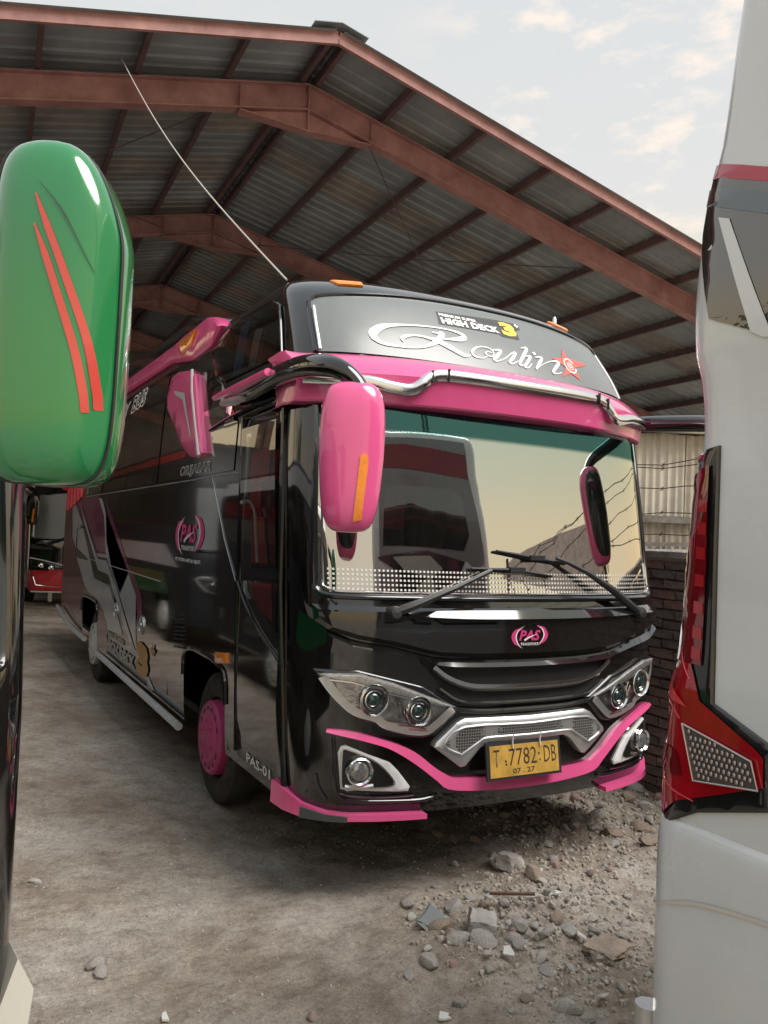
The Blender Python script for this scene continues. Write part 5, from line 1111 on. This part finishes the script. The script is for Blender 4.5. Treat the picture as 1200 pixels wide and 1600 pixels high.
# ------------------------------------------------------------------ cable from the shed to the bus roof
a = SH(1.125, 9.9, 7.17); b = Vector((-.945, 1.03, 3.07)); P = []
for i in range(21):
    t = i/20; P.append(a.lerp(b, t)-Vector((0, 0, .16*math.sin(math.pi*t))))
tag(MB().tube(P, .0055, 6).build('cable', mat('pale_cable', (.42, .39, .36), .6), None), 'thin pale cable hanging from a shed purlin down to the black bus roof', 'cable')

# ------------------------------------------------------------------ rubble
def build_rubble():
    RK = [mat('rock_grey', (.36, .335, .31), .92, var=.35, vs=8, bump=.5, bs=50), mat('rock_brown', (.31, .245, .195), .92, var=.35, vs=8, bump=.5, bs=50), mat('rock_pale', (.46, .435, .40), .92, var=.3, vs=8, bump=.5, bs=50), mat('rock_pink', (.36, .25, .22), .92, var=.3, vs=8, bump=.5, bs=50)]
    ms = []
    for k in range(16):
        bm = bmesh.new(); bmesh.ops.create_icosphere(bm, subdivisions=2, radius=1); sh_ = Vector((random.uniform(.8, 1.2), random.uniform(.65, 1), random.uniform(.5, .8)))
        cuts = [Vector((random.gauss(0, 1), random.gauss(0, 1), random.gauss(0, 1))).normalized() for _ in range(7)]; dd = [random.uniform(.55, .85) for _ in cuts]
        for v in bm.verts:
            for c, d in zip(cuts, dd):
                q = v.co.dot(c)
                if q > d: v.co -= c*(q-d)*.92
            v.co *= 1+.10*noise.noise(v.co*2+Vector((k*5, 0, 0))); v.co = Vector((v.co.x*sh_.x, v.co.y*sh_.y, v.co.z*sh_.z))
        m_ = bpy.data.meshes.new('rock'); bm.to_mesh(m_); bm.free(); m_.materials.append(RK[(0, 2, 1, 2, 0, 0, 3, 2)[k % 8]]); m_.polygons.foreach_set('use_smooth', [True]*len(m_.polygons)); m_.set_sharp_from_angle(angle=R(26)); m_['form'] = 'flat' if sh_.z < .60 else 'long' if sh_.x > 1.45*sh_.y else 'blocky' if sh_.z > .70 else 'rough'; ms.append(m_)
    def rock(x, y, s, mesh=None, sink=.35):
        m_ = mesh or random.choice(ms); o = bpy.data.objects.new('rock', m_); COL.objects.link(o); o.scale = (s, s, s)
        o.location = (x, y, gz(x, y)+s*(.55-sink)); o.rotation_euler = (random.uniform(-.4, .4), random.uniform(-.4, .4), random.uniform(0, 6.3))
        col = {'rock_grey': 'grey', 'rock_brown': 'brown', 'rock_pale': 'pale', 'rock_pink': 'pinkish'}[m_.materials[0].name]
        size = 'large' if s > .070 else 'medium' if s > .043 else 'small' if s > .024 else 'tiny'
        where = 'on the bare dirt left of the heap' if x < -1.05 else 'beside the brick wall' if x > .95 and y > .4 else 'under the bus bumper behind the heap' if y > .25 else 'at the back of the rubble heap' if y > -.08 else 'at the front near the bottom edge' if y < -.62 else 'on the left part of the heap' if x < -.40 else 'on the right part of the heap'
        lab = f'{size} {m_["form"]} {col} stone {where}'
        return tag(o, lab, 'rock', 'loose rubble stones on the dirt in front of the black bus')
    return ms, rock, RK
ROCKS, rock, RK = build_rubble()
SPOTS = [(-.609, .032, .038), (-.446, -.108, .040), (-.597, -.227, .040), (-.591, -.363, .050), (-.53, -.436, .042), (-.599, -.318, .026), (-.776, -.422, .040), (-.899, -.472, .022), (.05, .207, .052), (.095, .144, .044), (.085, -.02, .044), (.029, -.19, .040), (.864, .26, .040), (1.15, .309, .055), (.979, .109, .040), (.335, .151, .026), (.007, .746, .030), (.052, .663, .026), (.137, .555, .026), (-.423, -.495, .026), (-.425, -.539, .026), (-.077, -.181, .036), (-.323, -.047, .024), (1.165, .667, .034), (.973, .519, .040), (1.418, .701, .044), (1.098, .825, .036), (.873, .807, .030), (1.033, 1.06, .030), (.508, -.081, .022), (.601, -.085, .024), (.725, -.029, .020), (.519, -.033, .016), (-.363, -.451, .036), (.396, -.309, .022), (-.201, -.581, .036), (-.189, -.752, .034), (-.261, -.943, .020), (1.669, .891, .055), (1.428, .538, .046), (1.674, .671, .055), (-.512, -.898, .032), (-.497, -.949, .022), (-.483, -.998, .022), (-1.952, .084, .030), (-2.08, .971, .022), (-1.938, .027, .024), (-1.339, -.566, .017), (-.42, -.701, .030), (.413, .29, .024)]
for x, y, s in SPOTS: rock(x, y, s*1.4, sink=.40)
cnt = 0; tries = 0
while cnt < 235 and tries < 9000:      # the smaller loose stones of the heap
    tries += 1; x = random.uniform(-1.0, 1.75); y = random.uniform(-1.3, 1.6)
    if random.random() > pile(x, y)**1.3: continue
    rock(x, y, random.choice((.012, .016, .020, .026, .034)), sink=.25); cnt += 1
def pebbles():
    mb = MB(); base = [Vector(v) for v in ((1, 0, -.5), (-.5, .87, -.5), (-.5, -.87, -.5), (.6, .3, .4), (-.5, .35, .45), (.1, -.6, .4))]; fc = [(0, 1, 3), (1, 4, 3), (1, 2, 4), (2, 5, 4), (2, 0, 5), (0, 3, 5), (3, 4, 5), (0, 2, 1)]
    n = 0
    while n < 13000:
        x = random.uniform(-2.6, 1.8); y = random.uniform(-1.7, 3.2); pr = .13+.87*pile(x, y)
        if random.random() > pr: continue
        s = random.choice((.003, .004, .005, .006, .008, .010, .013, .017)) if pr > .3 else random.choice((.002, .003, .003, .004, .005, .008)); M = Matrix.Rotation(random.uniform(0, 6.3), 3, 'Z'); z = gz(x, y)+s*.3
        mb.add([M @ Vector((v.x*s*random.uniform(.7, 1.3), v.y*s*random.uniform(.6, 1.2), v.z*s))+Vector((x, y, z)) for v in base], fc); n += 1
    tag(mb.build('gravel', mat('gravel_grey', (.38, .335, .285), .95, var=.5, vs=30), None, 0), kind='stuff')
pebbles()
TILE = mat('broken_white_tile', (.66, .65, .61), .35, var=.1)
for k, (x, y, s, lab) in enumerate(((-.419, -.279, .042, 'white broken tile shard lying uppermost in the rubble heap'), (-.505, -.559, .038, 'square white tile shard at the near left of the rubble heap'), (.022, -.241, .036, 'white shard on the right slope of the rubble heap'), (-.193, -.635, .034, 'white tile shard standing beside the flat brown stone slab'), (-.368, -.955, .034, 'white shard nearest the lower right corner, by the white bus bumper'), (-.934, -.757, .036, 'single cream shard lying alone on the bare dirt left of the heap'), (-1.783, -.351, .034, 'torn pale scrap flat on the dirt near the left bus'), (.10, -.02, .034, 'small white shard against the grey stones at the back of the heap'))):
    n = 6; ang = sorted(random.uniform(0, 6.28) for _ in range(n)); P = [(math.cos(a_)*s*random.uniform(.6, 1.1), math.sin(a_)*s*random.uniform(.5, .9)) for a_ in ang]
    o = MB().prism(P, lambda u, v, o_: Vector((u, v, o_)), 0, .007).build('tile_shard', TILE, None, 30); o.location = (x, y, gz(x, y)+.028 if k not in (5, 6) else gz(x, y)+.006)
    o.rotation_euler = (random.uniform(.1, .6), random.uniform(-.4, .2), random.uniform(0, 6)) if k not in (5, 6) else (.05, .03, 1); tag(o, lab, 'tile shard', 'broken white tile shards')
def slab(name, x, y, w_, d_, h, m, rot, lab, cat):
    bm = bmesh.new(); bmesh.ops.create_cube(bm, size=1); bmesh.ops.subdivide_edges(bm, edges=bm.edges, cuts=4, use_grid_fill=True)
    for v in bm.verts: q = noise.noise_vector(v.co*2.5+Vector((x*9, y*9, 0)))*.16; v.co = Vector(((v.co.x+q.x)*w_, (v.co.y+q.y)*d_, (v.co.z+q.z*.6)*h))
    me = bpy.data.meshes.new(name); bm.to_mesh(me); bm.free(); o = link(name, me, m, None, 30); o.location = (x, y, gz(x, y)+h*.35); o.rotation_euler = rot; tag(o, lab, cat)
slab('stone_slab', -.12, -.72, .20, .12, .025, RK[1], (.06, .1, .3), 'flat brown stone slab lying at the lower right of the rubble heap', 'slab')
slab('stone_slab', -.60, -.17, .13, .11, .02, mat('blue_grey_slate', (.16, .175, .175), .7, var=.2), (.5, -.2, .6), 'flat blue-grey tilted slab at the left of the rubble heap', 'slab')
slab('stone_slab', -.47, -.34, .12, .11, .075, RK[0], (.15, -.1, 1.0), 'big grey block in the middle of the rubble heap', 'stone block')
slab('concrete_chunk', .06, .17, .12, .08, .075, RK[0], (.1, .2, .5), 'grey squarish concrete chunk at the back of the heap under the bus bumper', 'concrete chunk')
b_ = MB().bar((-.297, -.158, gz(-.297, -.158)+.045), (-.158, -.302, gz(-.158, -.302)+.055), .016, .010); tag(b_.build('wood_splinter', mat('rotten_wood', (.14, .085, .055), .85, var=.3), None, 0), 'thin brown wood splinter lying across the rubble heap', 'wood splinter')
